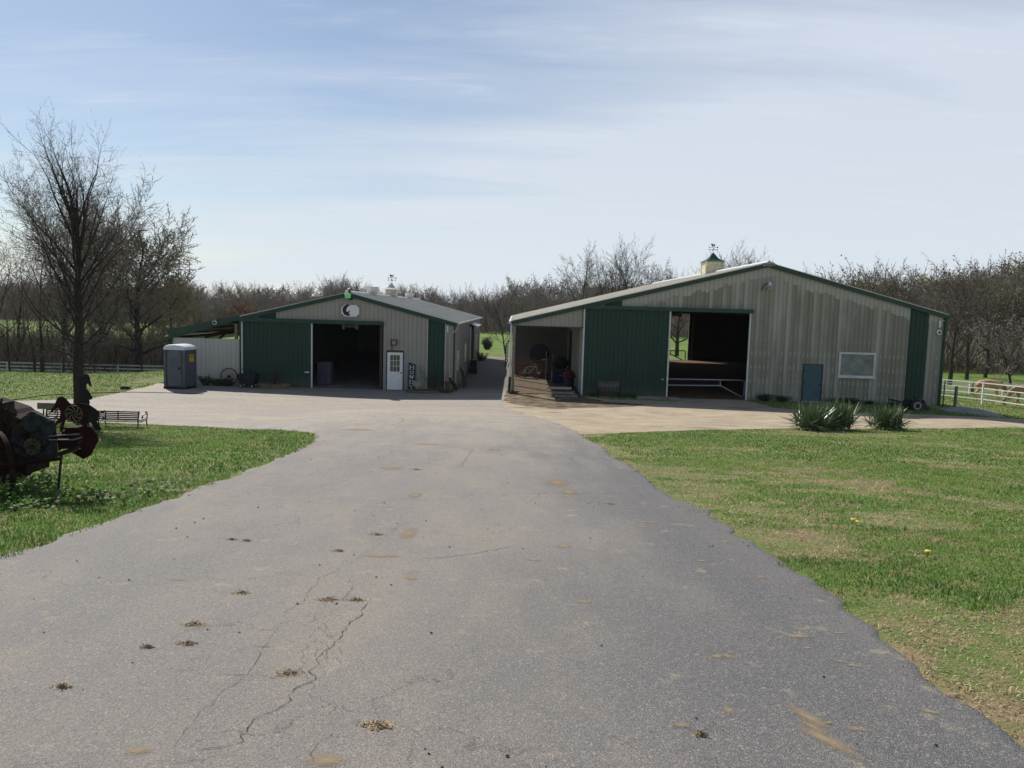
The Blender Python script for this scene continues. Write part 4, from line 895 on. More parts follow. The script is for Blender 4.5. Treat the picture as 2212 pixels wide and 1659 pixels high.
# ---- wagon wheel, garden cart, old bed and weeds at the shed
wc = at(*Z2(955, 1375), 40.75); wh = thing('wagon_wheel', (wc.x, 40.75, .05), 'grey spoked wagon wheel leaning on the white shed wall', 'wheel')
e = MB(); e.ring((0, 0, .46), .46, .05, .05, 40); e.build('rim', RUSTB, wh)
e = MB(); e.lathe((0, 0, .46), [(.07, .06), (.09, 0), (.07, -.08)], 14, 'y'); e.build('hub', BLACKM, wh)
e = MB()
for k in range(14): t = 2*math.pi*k/14; e.tube([(.07*math.cos(t), 0, .46 + .07*math.sin(t)), (.42*math.cos(t), 0, .46 + .42*math.sin(t))], .012, 5)
e.build('spokes', simple('pale_spoke', (.30, .28, .25), .8), wh)
for x, s, sd_ in ((-16.15, .55, 21), (-15.55, .40, 22), (-14.95, .42, 23), (-15.25, .36, 24)):
    dry_plant((x, 40.6, .0), s, 60, {21: 'tallest leafy weed between the toilet and the wagon wheel', 22: 'leafy weed left of the wagon wheel against the white wall', 23: 'leafy weed right of the wagon wheel by the door post', 24: 'leafy weed growing in front of the wagon wheel'}[sd_], 'weed', (.04, .07, .02), .42, 'leafy_weed', LEAFD, sd_, 'weeds along the shed wall')
ct = thing('garden_cart', (-13.75, 40.2, g(-13.7, 40.2)), 'dark garden cart on small wheels parked at the left edge of the green sliding door', 'cart')
DK = simple('dark_navy_plastic', (.012, .016, .026), .6, 0, .3, 5.)
e = MB(); e.add([(-.38, -.28, .22), (.38, -.28, .22), (.38, .28, .22), (-.38, .28, .22), (-.48, -.36, .72), (.48, -.36, .72), (.48, .36, .72), (-.48, .36, .72)], [(3,2,1,0),(0,1,5,4),(1,2,6,5),(2,3,7,6),(3,0,4,7),(4,5,6,7)]); e.build('tub', DK, ct)
for sx in (-.3, .3):
    for sy in (-.3, .3):
        e = MB(); e.lathe((sx, sy, .11), [(.105, -.035), (.11, 0), (.105, .035)], 14, 'y'); wq = e.build('wheel', BLACKM, ct)
        e = MB(); e.lathe((sx, sy, .11), [(.05, -.05), (.05, .05)], 10, 'y'); e.build('hub', GALV, wq)
for sx in (-.28, .28):
    e = MB(); e.tube([(sx - .14, 0, .7), (sx - .12, 0, .92), (sx, 0, 1.0), (sx + .12, 0, .92), (sx + .14, 0, .7)], .02, 6); e.build('handle', BLACKM, ct)
stone_bed(-12.4, 40.15, .85, .5, .26, 'old_flower_bed', 'mossy stone flower bed with dead stems before the left sliding door')
dry_plant((-12.4, 40.25, .2), 1.0, 30, 'dead brown shrub in the mossy bed before the left barn door', spread=.75, seed=7)

# ------------------------------------------------------------------ around the arena barn
Zb = zm(2980, 1010, 22.12)
c = at(*Zb(1085, 720), 40.78); t = thing('gable_plate', c, 'small grey plate with dark script lettering at the peak of the arena barn', 'sign')
pp = [at(*Zb(*p), 40.78) - c for p in [(555, 865), (555, 590), (860, 520), (1075, 440), (1440, 520), (1600, 590), (1600, 850)]]
e = MB(); e.prism(pp, (0, -.03, 0)); e.build('plate', simple('grey_plate', (.36, .36, .36), .5), t)
text_mesh('plate_text', 'Horses', .27, BLACKM, t, Matrix.Translation((-.02, -.034, -.01)) @ FRONT, .002, shear=.25)
Z6 = zm(2600, 950, 3.16)
c = at(*Z6(1360, 560), 40.55); t = thing('barn_lamp', c, 'galvanised gooseneck barn lamp below the peak of the arena barn', 'lamp')
e = MB(); e.lathe((0, 0, 0), [(.05, .24), (.06, .18), (.10, .16), (.11, .05), (.19, -.03), (.20, -.05), (.16, -.05), (.06, .1)], 18); e.build('hood', GALV, t)
e = MB(); e.lathe((0, 0, 0), [(.15, -.06), (.155, -.18), (.05, -.20)], 16); e.build('lens', simple('amber_lens', (.30, .27, .14), .25), t)
e = MB(); e.tube([(0, 0, .10), (-.14, .05, .16), (-.24, .15, .05), (-.28, .34, -.14), (-.28, .40, -.2)], .022, 7); e.build('gooseneck', BLACKM, t)
Z8 = zm(3200, 1000, 2.291)
c = at(*Z8(1147, 635), FY); t = tag((lambda e: (e.box((-.04, -.03, -.17), (.04, 0, .17)), e.box((-.04, -.02, .19), (.24, -.005, .205)), e.build('thermometer', WHITE))[2])(MB()), 'white wall thermometer with a bracket on the right end of the arena wall', 'thermometer'); t.location = c
c = at(*Z8(1138, 708), FY); t = thing('security_camera', c, 'white dome camera on the right end of the arena wall', 'camera')
e = MB(); e.lathe((0, 0, 0), [(.13, 0), (.14, -.04), (.11, -.08)], 16, 'y'); e.build('base', WHITE, t); e = MB(); e.ball((0, -.09, 0), .065, 10); e.build('lens', BLACKM, t)
# gate across the arena door
Zg = zm(2600, 1200, 4.147); GP = lambda x, y, Y=41.9: at(*Zg(x, y), Y)
t = thing('arena_gate', (8.3, 41.9, .05), 'pale pipe gate with a mesh panel across the arena doorway', 'gate'); o_ = t.location
PIPE = simple('pale_pipe', (.42, .44, .47), .45, .2, .15, 4.)
e = MB(); e.tube([GP(60, 1211) - o_, GP(600, 1220) - o_, GP(1340, 1233) - o_, GP(1378, 1262) - o_, GP(1365, 1480) - o_, GP(1335, 1508) - o_, GP(985, 1322) - o_, GP(60, 1312) - o_], .032, 8); e.tube([GP(981, 1225) - o_, GP(981, 1320) - o_], .03, 8); e.build('pipe_frame', PIPE, t)
e = MB()
for k in range(26):
    x = 100 + k * 34; e.tube([GP(x, 1214) - o_, GP(x, 1314) - o_], .004, 3)
for k in range(4): e.tube([GP(60, 1232 + 20 * k) - o_, GP(978, 1240 + 20 * k) - o_], .004, 3)
e.build('mesh_panel', simple('dark_wire', (.07, .08, .12), .6), t)
hh_ = GP(228, 165, 43.); t = thing('hanging_heater', hh_, 'black heater bar hung at the top left of the arena doorway', 'heater')
e = MB(); e.box((-.42, -.12, -.08), (.42, .12, .10)); e.build('case', BLACKM, t); e = MB(); e.tube([(-.3, 0, .1), (-.1, 0, .5), (.25, 0, .5), (.3, 0, .1)], .02, 5); e.build('hanger', BLACKM, t)
# rear gate seen through the barn
GQ = lambda x, y: at(*Zg(x, y), 74.6)
t = thing('rear_gate', (12.7, 74.6, 0), 'dark pipe gate in the rear doorway of the arena', 'gate'); o_ = t.location
e = MB(); e.tube([GQ(-40, 748) - o_, GQ(405, 752) - o_, GQ(412, 770) - o_, GQ(405, 905) - o_, GQ(385, 915) - o_, GQ(168, 806) - o_, GQ(-40, 803) - o_], .05, 7); e.tube([GQ(168, 750) - o_, GQ(168, 806) - o_], .05, 7); e.build('pipe_frame', BLACKM, t)
# ---- bench at the green door
bn = thing('cast_iron_bench', (5.05, 40.25, g(5., 40.25)), 'small park bench with a lattice cast back before the arena sliding door', 'bench')
WB = simple('brown_slat', (.14, .085, .055), .7, 0, .35, 9.)
e = MB()
for k in range(4): e.box((-.55, -.42 + .1 * k, .40), (.55, -.34 + .1 * k, .425))
e.build('seat', WB, bn)
e = MB(); e.box((-.56, -.04, .80), (.56, .0, .87)); e.box((-.56, -.04, .47), (.56, .0, .52)); e.box((-.56, -.04, .52), (-.50, .0, .80)); e.box((.50, -.04, .52), (.56, .0, .80)); bf = e.build('back_frame', WB, bn)
e = MB()
for k in range(14): e.bar((-.5 + k * .0715, -.02, .52 + .28 * (k % 2)), (-.5 + (k + 1) * .0715, -.02, .80 - .28 * (k % 2)), .016, .02)
for k in range(7): e.ring((-.43 + k * .143, -.021, .66), .075, .014, .014, 14)
e.build('lattice', simple('pale_iron', (.22, .23, .26), .6), bf)
for sx in (-.56, .56):
    e = MB(); e.tube([(sx, -.42, 0), (sx, -.38, .2), (sx, -.42, .40)], .02, 6); e.tube([(sx, .04, 0), (sx, -.03, .3), (sx, -.02, .86)], .02, 6); e.tube([(sx, -.44, .38), (sx, -.46, .6), (sx, -.25, .62), (sx, -.03, .6)], .018, 6); e.build('leg', BLACKM, bn)
# ---- concrete ramp slab, pallets
t = thing('concrete_ramp', (7.6, 40.1, g(7.6, 40.1)), 'grey concrete slab step at the right end of the arena sliding door', 'slab')
e = MB(); e.prism([(-1.1, -.35, 0), (1.1, -.35, 0), (1.1, -.35, .12), (-1.1, -.35, .14)], (0, .65, 0)); e.build('slab', simple('pale_concrete', (.26, .245, .215), .9, 0, .3, 3., .3), t)
def pallet(loc, label, rz, mat, group):
    t = thing('wooden_pallet', loc, label, 'pallet', group, rz); e = MB()
    for k in range(8): e.box((-.58 + k * .155, -.5, .115), (-.48 + k * .155, .5, .135))
    e.build('deck', mat, t); e = MB()
    for y in (-.5, -.02, .46): e.box((-.6, y, .022), (.6, y + .04, .114))
    e.build('stringer', mat, t); e = MB()
    for k in range(3): e.box((-.58 + k * .53, -.5, 0), (-.48 + k * .53, .5, .021))
    e.build('bottom_board', mat, t); return t
PALE = simple('pale_pallet', (.36, .32, .25), .85, 0, .3, 9.)
zz = g(2.6, 39.9)
pallet((2.75, 40.0, zz + .02), 'grey wooden pallet at the bottom of the stack by the lean-to', R(3), WOODG, 'stacked pallets')
pallet((2.65, 40.1, zz + .17), 'middle wooden pallet of the stack by the lean-to', R(-2), WOODG, 'stacked pallets')
pallet((2.45, 40.25, zz + .34), 'reddish pale pallet lying slanted on top of the stack by the lean-to', R(5), PALE, 'stacked pallets').rotation_euler = (R(-8), 0, R(4))
# ---- clutter at the back of the lean-to
def up_pallet(x, label, y=50.6):
    t = thing('upright_pallet', (x, y, .05), label, 'pallet', 'pallets stood on edge')
    e = MB()
    for k in range(7): e.box((-.58, -.07, .04 + k * .17), (.58, -.05, .13 + k * .17))
    e.build('deck', WOODR, t); e = MB()
    for xx in (-.56, 0, .52): e.box((xx, -.05, 0), (xx + .05, .04, 1.2))
    e.build('stringer', WOODR, t)
up_pallet(.78, 'red-brown pallet stood on edge beside the lean-to post'); up_pallet(2.0, 'red-brown pallet stood on edge in the middle of the lean-to')
Zl = zm(1960, 1270, 5.3525)
c = at(*Zl(880, 660), 51.4); t = thing('round_tub', c, 'dark round tub stored upright behind the pallets', 'tub')
e = MB(); e.lathe((0, 0, 0), [(.62, -.1), (.66, 0), (.62, .25), (.45, .3)], 24, 'y'); e.build('tub', simple('dark_teal_tub', (.012, .02, .026), .6), t)
t = thing('stacked_chairs', (2.15, 50.1, .05), 'white metal folding chair frames stacked behind the pallets', 'chairs')
for k, x in enumerate((0.0, .42, .62)):
    e = MB(); e.tube([(x, 0, 0), (x + .04, .1, 1.0), (x + .02, .1, 1.75 - .12 * k)], .022, 6); e.build('frame', WTRIM, t)
e = MB(); e.box((-.3, -.1, 1.2), (.05, .25, 1.25)); e.build('seat', WTRIM, t)
t = thing('barbecue_grill', (2.95, 48.6, .05), 'black lidded grill standing in the lean-to above the blue tote', 'grill')
e = MB(); e.lathe((0, 0, 1.15), [(.08, .42), (.42, .34), (.55, .1), (.56, 0), (.5, -.2), (.3, -.3)], 18); e.build('bowl', BLACKM, t)
for sx in (-.5, .5):
    e = MB(); e.tube([(sx, -.3, 0), (sx, -.3, 1.0)], .025, 6); e.build('leg', GALV, t)
e = MB(); e.box((-.6, -.35, .8), (.6, .35, .86)); e.build('shelf', BLACKM, t)
t = thing('blue_tote', (2.95, 47.6, .05), 'blue plastic tote under the grill in the lean-to', 'tote')
BLUE = simple('blue_plastic', (.008, .014, .075), .5, 0, .2, 4.)
e = MB(); e.add([(-.42, -.28, 0), (.42, -.28, 0), (.42, .28, 0), (-.42, .28, 0), (-.48, -.33, .75), (.48, -.33, .75), (.48, .33, .75), (-.48, .33, .75)], [(3,2,1,0),(0,1,5,4),(1,2,6,5),(2,3,7,6),(3,0,4,7),(4,5,6,7)]); e.build('bin', BLUE, t)
e = MB(); e.box((-.5, -.35, .70), (.5, .35, .78)); e.build('rim', simple('darker_blue', (.008, .015, .08), .5), t)
e = MB(); e.tube([(-.07, -.335, .44), (-.04, -.36, .48), (.04, -.36, .48), (.07, -.335, .44)], .015, 5); e.build('handle', WTRIM, t)
t = thing('trash_can', (3.22, 43.6, .05), 'navy trash can with a red bag beside the lean-to wall', 'trash can')
e = MB(); e.lathe((0, 0, 0), [(.24, 0), (.31, .72), (.32, .74), (.27, .74)], 18); e.build('can', simple('navy_can', (.012, .016, .05), .5), t)
e = MB(); rg = random.Random(2); n = 16; vs = []; fs = []
for i in range(6):
    for k in range(n):
        a = 2*math.pi*k/n; r = (.33, .37, .34, .30, .22, .06)[i] * (1 + .16 * rg.uniform(-1, 1)); vs.append((r*math.cos(a), r*math.sin(a), .66 + i * .085 + .03 * rg.random()))
for i in range(5):
    for k in range(n): fs.append((i*n+k, i*n+(k+1) % n, (i+1)*n+(k+1) % n, (i+1)*n+k))
fs.append(tuple(range(5*n, 6*n))); e.add(vs, fs); e.build('red_bag', simple('red_plastic', (.085, .006, .012), .4, 0, .3, 6.), t)
t = thing('bicycle_frame', (1.15, 49.9, .05), 'old bicycle leaning among the lean-to pallets', 'bicycle')
for sx in (-.5, .5):
    e = MB(); e.ring((sx, 0, .33), .33, .03, .03, 22); wq = e.build('wheel', BLACKM, t); e = MB()
    for k in range(10): a = math.pi*2*k/10; e.tube([(sx, 0, .33), (sx + .3*math.cos(a), 0, .33 + .3*math.sin(a))], .004, 3)
    e.build('spokes', GALV, wq)
e = MB(); e.tube([(-.5, 0, .33), (-.05, 0, .33), (-.2, 0, .8), (-.5, 0, .33)], .02, 5); e.tube([(-.18, 0, .75), (.35, 0, .8), (-.05, 0, .33)], .02, 5); e.tube([(.5, 0, .33), (.35, 0, .9), (.28, 0, .98)], .02, 5); e.build('frame', WTRIM, t)
e = MB(); e.box((-.32, -.07, .84), (-.08, .07, .9)); e.build('saddle', BLACKM, t)
# weeds along the arena wall
k = 0
for x, y, s, lab in ((4.3, 40.5, .22, 'grass tuft left of the lattice bench'), (5.9, 40.5, .3, 'grass tuft right of the lattice bench'), (6.5, 40.4, .24, 'small weeds left of the concrete slab'), (13.3, 40.6, .42, 'tall weeds right of the arena doorway'), (14.3, 40.6, .34, 'weeds left of the blue door'), (16.9, 40.5, .3, 'weeds right of the blue door'), (17.8, 40.5, .34, 'weeds under the left half of the arena window'), (18.8, 40.5, .2, 'weeds under the right half of the arena window'), (20.0, 40.5, .16, 'weeds between the arena window and the green stripe'), (.05, 40.7, .2, 'small weeds at the foot of the lean-to corner post')):
    k += 1; dry_plant((x, y, g(x, y)), s, 70, lab, 'weeds', (.04, .08, .02), .6 if s > .25 else .4, 'wall_weeds', LEAFD if x > 12 else LEAFB, 40 + k, 'weeds along the arena wall')
# ---- small black cart / implement with a tow bar
Zt = zm(3480, 1530, 9.217); CY = 38.2
zt0 = g(20.7, CY)
t = thing('tow_implement', (20.7, CY, zt0), 'small black two-wheeled implement with a long tow bar by the arena corner', 'implement'); o_ = t.location
TP = lambda x, y, dy=0: at(*Zt(x, y), CY + dy) - o_
e = MB(); e.bar(TP(160, 385), TP(740, 525), .09, .11); e.bar(TP(740, 525), TP(1560, 620), .10, .10); e.bar(TP(740, 525), TP(1250, 600, .5), .06, .06); e.build('tow_bar', BLACKM, t)
e = MB(); e.tube([TP(150, 370), TP(125, 520)], .018, 6); e.build('jack_leg', GALV, t)
for dy, cx_, cy_ in ((-.25, 1175, 815), (.6, 900, 700)):
    cc = TP(cx_, cy_, dy); cc.z = .30; e = MB(); e.lathe(cc, [(.24, -.11), (.30, -.07), (.31, 0), (.30, .07), (.24, .11)], 26, 'y'); ty = e.build('tyre', simple('tyre_rubber', (.018, .017, .018), .8, 0, .3, 9.), t, True)
    e = MB(); e.lathe(cc, [(.20, -.118), (.19, -.10), (.08, -.07), (.07, -.12), (.02, -.12)], 20, 'y'); e.build('rim', simple('chalky_rim', (.27, .28, .28), .6), ty); e = MB(); e.lathe(cc, [(.11, -.135), (.12, -.11)], 14, 'y'); e.build('hub', BLACKM, ty)
e = MB(); e.bar(TP(1210, 540), TP(1495, 590), .05, .04); e.bar(TP(890, 575, .3), TP(1090, 640, .3), .05, .04); e.build('frame_bar', simple('bare_steel', (.33, .34, .34), .5, .3), t)
e = MB(); e.box(tuple(TP(1120, 560) + Vector((-.03, -.06, 0))), tuple(TP(1180, 330) + Vector((.03, .06, 0)))); e.bar(TP(1090, 305), TP(1215, 305), .14, .05); e.bar(TP(1430, 430), TP(1480, 570), .10, .10); e.build('seat_post', BLACKM, t)
e = MB(); e.lathe(TP(1000, 540, .25), [(.02, -.12), (.17, -.10), (.18, .1), (.02, .14)], 14, 'y'); e.build('engine_housing', BLACKM, t)
e = MB()
for k in range(6): p = TP(1380 + 35 * k, 640, -.1 + .08 * k); q = Vector((p.x + .12, p.y, .03)); e.tube([p, p.lerp(q, .5) + Vector((.07, 0, 0)), q], .018, 5)
e.bar(TP(1340, 640, -.2), TP(1600, 660, .3), .07, .07); e.build('tines', BLACKM, t)
# ---- heap of pale gravel
rg = random.Random(8); n = 20; vs = []; cx_, cy_ = 23.6, 39.6
e = MB(); ring_ = [1.0, .82, .6, .35, .12]
for i, s in enumerate(ring_):
    for k in range(n):
        a = 2*math.pi*k/n; x = cx_ + 1.9 * s * math.cos(a) * (1 + .12 * rg.uniform(-1, 1)); y = cy_ + .8 * s * math.sin(a) * (1 + .12 * rg.uniform(-1, 1)); vs.append((x, y, g(x, y) + (-.03, .1, .2, .27, .30)[i] + rg.uniform(-.02, .02)))
fs = [(i*n+k, i*n+(k+1) % n, (i+1)*n+(k+1) % n, (i+1)*n+k) for i in range(4) for k in range(n)] + [tuple(range(4*n, 5*n))]
e.add(vs, fs); gvp = e.build('gravel_heap', simple('pale_gravel', (.34, .32, .30), .95, 0, .5, 30., 1.)); tag(gvp, 'low heap of pale gravel at the right corner of the arena', 'gravel heap')
# ================================================================== LEFT YARD
RUST = simple('dark_rust', (.026, .013, .010), .9, 0, .55, 9., .5, spec=.15)
RUSTR = simple('red_rust', (.030, .008, .0075), .85, 0, .35, 7., .3, spec=.2)
OLDW = simple('peeling_blue_black_wood', (.014, .016, .017), .9, 0, .5, 10., .5, col2=(.050, .056, .058), spec=.15)
OLDB = simple('old_brown_beam', (.034, .026, .017), .9, 0, .5, 8., .4, spec=.15)
Zm = zm(0, 1560, 4.1475); MY = 9.7
mz = g(-6.4, MY); mo = Vector((-6.4, MY, mz))
mc = thing('farm_implement', mo, 'rusty antique farm implement with an iron wheel left of the drive', 'farm machine')
def MP(x, y, dy=0): return at(*Zm(x, y), MY + dy)
def plate(mb, pts, dy, th): mb.prism([MP(x, y, 0) + Vector((0, dy, 0)) for x, y in pts], (0, th, 0))
e = MB(mo); plate(e, [(240, 425), (300, 415), (370, 345), (500, 250), (545, 255), (845, 405), (880, 480), (892, 700), (910, 930), (480, 1112), (390, 1135), (300, 1010), (150, 720)], 0, .05); plate(e, [(300, 520), (520, 500), (700, 495), (865, 480), (862, 492), (700, 508), (520, 514), (310, 532)], -.012, .01)
e.build('side_board', OLDW, mc)
e = MB(mo); plate(e, [(-700, 330), (-400, 100), (0, 235), (60, 262), (130, 322), (260, 382), (480, 612), (430, 720), (380, 1000), (390, 1150), (380, 1300), (100, 1330), (60, 1440), (-700, 1500)], .06, .5); e.build('hopper', RUST, mc)
e = MB(mo); plate(e, [(0, 232), (60, 262), (490, 615), (430, 700), (0, 345), (-400, 120)], -.03, .029); e.build('diagonal_beam', OLDB, mc)
e = MB(mo); plate(e, [(-30, 100), (40, 120), (85, 105), (92, 210), (140, 300), (105, 312), (40, 262), (-30, 250)], .02, .16)
for k in range(7): plate(e, [(100 + 22*k, 320 + 9*k), (128 + 22*k, 312 + 9*k), (150 + 20*k, 345 + 9*k), (120 + 20*k, 352 + 9*k)], -.02 + .02 * (k % 2), .07)
e.build('broken_upright', OLDB, mc)
e = MB(mo); plate(e, [(395, 1132), (480, 1112), (1000, 972), (1120, 936), (1300, 862), (1285, 800), (1200, 832), (940, 922), (600, 1010), (390, 1070)], -.045, .04); e.build('lower_beam', OLDB, mc)
e = MB(mo); plate(e, [(935, 880), (950, 740), (965, 600), (1045, 548), (1300, 545), (1395, 502), (1440, 510), (1545, 642), (1558, 740), (1512, 822), (1432, 982), (1318, 1046), (1180, 965), (1125, 934), (1290, 862)], .06, .025); plate(e, [(890, 690), (955, 640), (955, 890), (915, 910)], .05, .02); e.build('shield_plate', RUSTR, mc)
e = MB(mo); plate(e, [(1070, 505), (1300, 500), (1300, 535), (1075, 538)], -.06, .20); plate(e, [(890, 655), (960, 650), (960, 690), (890, 690)], -.03, .1); e.build('cross_plate', RUST, mc)
STEEL = simple('worn_steel_rod', (.22, .21, .20), .5, .3, .3, 9.)
for a_, b_ in ((((805, 655)), (1290, 618)), ((800, 712), (1205, 712)), ((1205, 712), (1345, 672))):
    e = MB(mo); e.tube([MP(*a_, -.07), MP(*b_, -.07)], .009, 6); e.build('rod', STEEL, mc)
e = MB(mo); e.tube([MP(1290, 740, -.05), MP(1330, 735, -.06), MP(1300, 760, -.07), MP(1270, 770, -.05)], .012, 6); e.tube([MP(1005, 965, -.02), MP(975, 1250, -.04), MP(940, 1680, -.06)], .016, 6); e.tube([MP(470, 1110, .2), MP(470, 1190, .2), MP(430, 1260, .2)], .03, 6); e.build('stand_rod', BLACKM, mc)
c = MP(520, 825, -.05); e = MB(mo); n = 13; vv = []
for k in range(n * 4):
    r = (.098, .116, .116, .098)[k % 4]; a = 2*math.pi*(k + .5)/(n*4); vv.append(c + Vector((r*math.cos(a), 0, r*math.sin(a))))
inner = [c + Vector((.03*math.cos(2*math.pi*k/16), 0, .03*math.sin(2*math.pi*k/16))) for k in range(16)]
e.prism(vv, (0, .018, 0)); sp_ = e.build('sprocket', simple('yellowed_iron', (.075, .060, .032), .8, 0, .4, 14.), mc)
e = MB(mo)
for k in range(6): a = 2*math.pi*k/6 + .3; e.lathe(c + Vector((.066*math.cos(a), -.003, .066*math.sin(a))), [(.015, 0), (.015, .002)], 10, 'y')
e.lathe(c + Vector((0, -.02, 0)), [(.03, 0), (.036, .02)], 12, 'y'); e.build('bolt_hole', BLACKM, sp_)
e = MB(mo)
for k in range(16):
    a = 2*math.pi*k/16; p_ = MP(520, 825, -.03) + Vector((.118*math.cos(a), 0, .118*math.sin(a))); e.obox(p_, (.012*math.sin(a), 0, -.012*math.cos(a)), (0, .010, 0), (.006*math.cos(a), 0, .006*math.sin(a)))
e.build('drive_chain', RUST, mc)
for a_, b_, r_ in (((150, 560), (90, 220), .012), ((330, 640), (640, 560), .010), ((200, 900), (420, 1040), .012), ((700, 880), (890, 600), .008), ((60, 700), (380, 880), .014), ((-120, 420), (30, 60), .012)):
    e = MB(mo); e.tube([MP(*a_, -.05), MP(*b_, -.06)], r_, 6); e.ball(MP(*b_, -.06), r_*1.7, 6); e.build('lever', RUST, mc)
for x, y in ((330, 480), (420, 330), (600, 320), (780, 420), (840, 560), (850, 860), (620, 1020), (470, 1060), (1000, 940), (180, 640), (120, 420), (430, 640)):
    e = MB(mo); e.lathe(MP(x, y, -.055), [(.006, -.008), (.010, 0), (.010, .03)], 6, 'y'); e.build('bolt', OLDB, mc)
# iron wheel, turned about 37 degrees
wc = MP(-25, 1245, -.38); wr = .435; wc.z = g(wc.x, wc.y) + wr - .02; ax = Vector((math.cos(R(37)), -math.sin(R(37)), 0)); ny = Vector((math.sin(R(37)), math.cos(R(37)), 0))
e = MB(mo); e.ring(wc, wr, .055, .012, 44, ax, (0, 0, 1)); wv = e.build('iron_wheel', RUST, mc)
e = MB(mo)
for k in range(10): a = 2*math.pi*k/10 + .2; d = ax*math.cos(a) + Vector((0, 0, 1))*math.sin(a); e.tube([wc + d*.05 + ny*.03*(-1)**k, wc + d*(wr - .008)], .010, 5)
e.tube([wc - ny*.1, wc + ny*.7], .03, 8); e.tube([wc - ny*.08, wc + ny*.08], .06, 10); e.build('spokes', RUST, wv)
# metal horse cut-out with a spiral disc, mounted on the implement
HY = -.09; ho = MP(1080, 580, HY); hs_ = thing('horse_cutout', ho, 'dark red sheet-metal horse with a spiral disc mounted on the farm implement', 'metal horse')
e = MB(ho); e.prism([MP(x, y, HY) for x, y in [(930, 45), (950, 15), (975, 22), (985, -4), (1003, 16), (1020, 5), (1030, 20), (1046, 14), (1052, 36), (1072, 30), (1078, 52), (1098, 50), (1095, 72), (1115, 84), (1130, 110), (1170, 130), (1225, 126), (1290, 116), (1400, 130), (1450, 142), (1466, 200), (1452, 300), (1440, 400), (1420, 470), (1385, 520), (1350, 560), (1320, 612), (1290, 606), (1308, 560), (1342, 500), (1352, 436), (1300, 410), (1200, 425), (1105, 405), (1075, 385), (1062, 420), (1042, 480), (1022, 570), (998, 592), (986, 560), (1000, 485), (1003, 425), (940, 455), (882, 492), (870, 476), (920, 420), (975, 350), (988, 280), (978, 222), (952, 182), (912, 202), (872, 242), (846, 277), (826, 265), (832, 222), (882, 162), (902, 110)]], (0, .006, 0)); e.build('body', RUSTR, hs_)
dc = MP(1205, 285, HY - .02); rd = .108; e = MB(ho)
for k in range(8):
    a0 = 2*math.pi*k/8; P_, Q_ = [], []
    for j in range(6):
        r = rd * (.12 + .86 * j / 5); a = a0 + 1.0 * j / 5; w_ = .30 * (.4 + .6 * math.sin(math.pi * (j + .6) / 6)); P_.append(dc + Vector((r*math.cos(a), 0, r*math.sin(a)))); Q_.append(dc + Vector((r*math.cos(a + w_), 0, r*math.sin(a + w_))))
    e.prism(P_ + Q_[::-1], (0, .003, 0))
e.ring(dc, rd, .008, .006, 40); e.build('spiral_disc', simple('dull_yellow_green_paint', (.13, .13, .07), .7, 0, .3, 12.), hs_)
e = MB(ho); e.tube([MP(985, 430, HY - .01), MP(985, 575, HY - .01)], .008, 5); e.tube([MP(1310, 600, HY), MP(1310, 660, HY)], .01, 5); e.build('support_rod', BLACKM, hs_)

# ---- maple position, leaning cowboy cut-out, bench pair, sign board back
TB_ = gp(172, 914)
Za = lambda x, y: (x / 4.0325, 658.3 + y / 4.0325)
CYY = TB_.y - .9; cw = thing('cowboy_silhouette', gp(212, 930), 'black plywood cowboy silhouette leaning on the bare yard tree', 'silhouette')
CYY = cw.location.y
e = MB(cw.location); e.prism([at(*Za(x, y), CYY) for x, y in [(690, 640), (700, 620), (720, 622), (730, 604), (752, 602), (772, 615), (782, 640), (783, 662), (790, 680), (795, 700), (790, 716), (778, 706), (766, 684), (754, 692), (747, 708), (752, 730), (768, 750), (785, 775), (803, 806), (800, 824), (775, 830), (780, 852), (776, 872), (800, 888), (832, 908), (853, 930), (856, 960), (846, 1000), (845, 1025), (862, 1052), (882, 1085), (874, 1104), (832, 1104), (812, 1066), (795, 1030), (770, 1020), (756, 1060), (740, 1100), (706, 1100), (700, 1040), (696, 900), (690, 780), (692, 700)]], (0, .022, 0)); e.build('board', simple('flat_black_paint', (.008, .008, .009), .75, 0, .2, 3.), cw)
e = MB(cw.location); e.bar(tuple(at(*Za(760, 900), CYY + .03)), tuple(Vector((at(*Za(760, 900), CYY).x, CYY + .55, cw.location.z))), .05, .03); e.build('rear_prop', DARKIN, cw)
def slat_bench(u0, u1, label):
    pA = gp((u0 + u1) / 2, 924); t = thing('slat_bench', pA, label, 'bench', 'slatted park benches'); o_ = t.location
    L = (at(u1, 900, pA.y).x - at(u0, 900, pA.y).x) / 2; BT = at(200, 885.5, pA.y).z - pA.z; SLT = simple('dark_brown_slats', (.022, .010, .009), .7, 0, .4, 8.)
    e = MB()
    for k in range(5): z = BT - .03 - k * (BT - .30) / 4.3; y = .02 * k; e.box((-L, -.02 - y, z - .019), (L, .0 - y, z + .019))
    e.build('backrest', SLT, t); e = MB()
    for k in range(4): e.box((-L, .06 + .11 * k, .175 + .004 * k), (L, .14 + .11 * k, .195 + .004 * k))
    e.build('seat', SLT, t)
    for sx in (-1, 1):
        x = sx * (L - .02); e = MB(); e.tube([(x, -.16, 0), (x, -.09, .12), (x, -.10, .24), (x, -.03, BT)], .022, 6); e.tube([(x, .5, 0), (x, .46, .14), (x, .5, .26), (x, .52, .42), (x, .44, .47), (x, .36, .43), (x, .40, .38)], .018, 6)
        e.tube([(x + sx*.02, .46, .42), (x + sx*.05, .3, .44), (x + sx*.06, .12, .40), (x + sx*.05, .04, .33), (x + sx*.03, .1, .30), (x + sx*.04, .16, .34)], .016, 6); e.tube([(x, -.1, .24), (x, .5, .25)], .016, 6); e.build('leg', BLACKM, t)
    e = MB(); e.bar((0, -.03, .25), (0.02, -.035, BT), .03, .012); e.build('centre_strap', BLACKM, t)
    return t
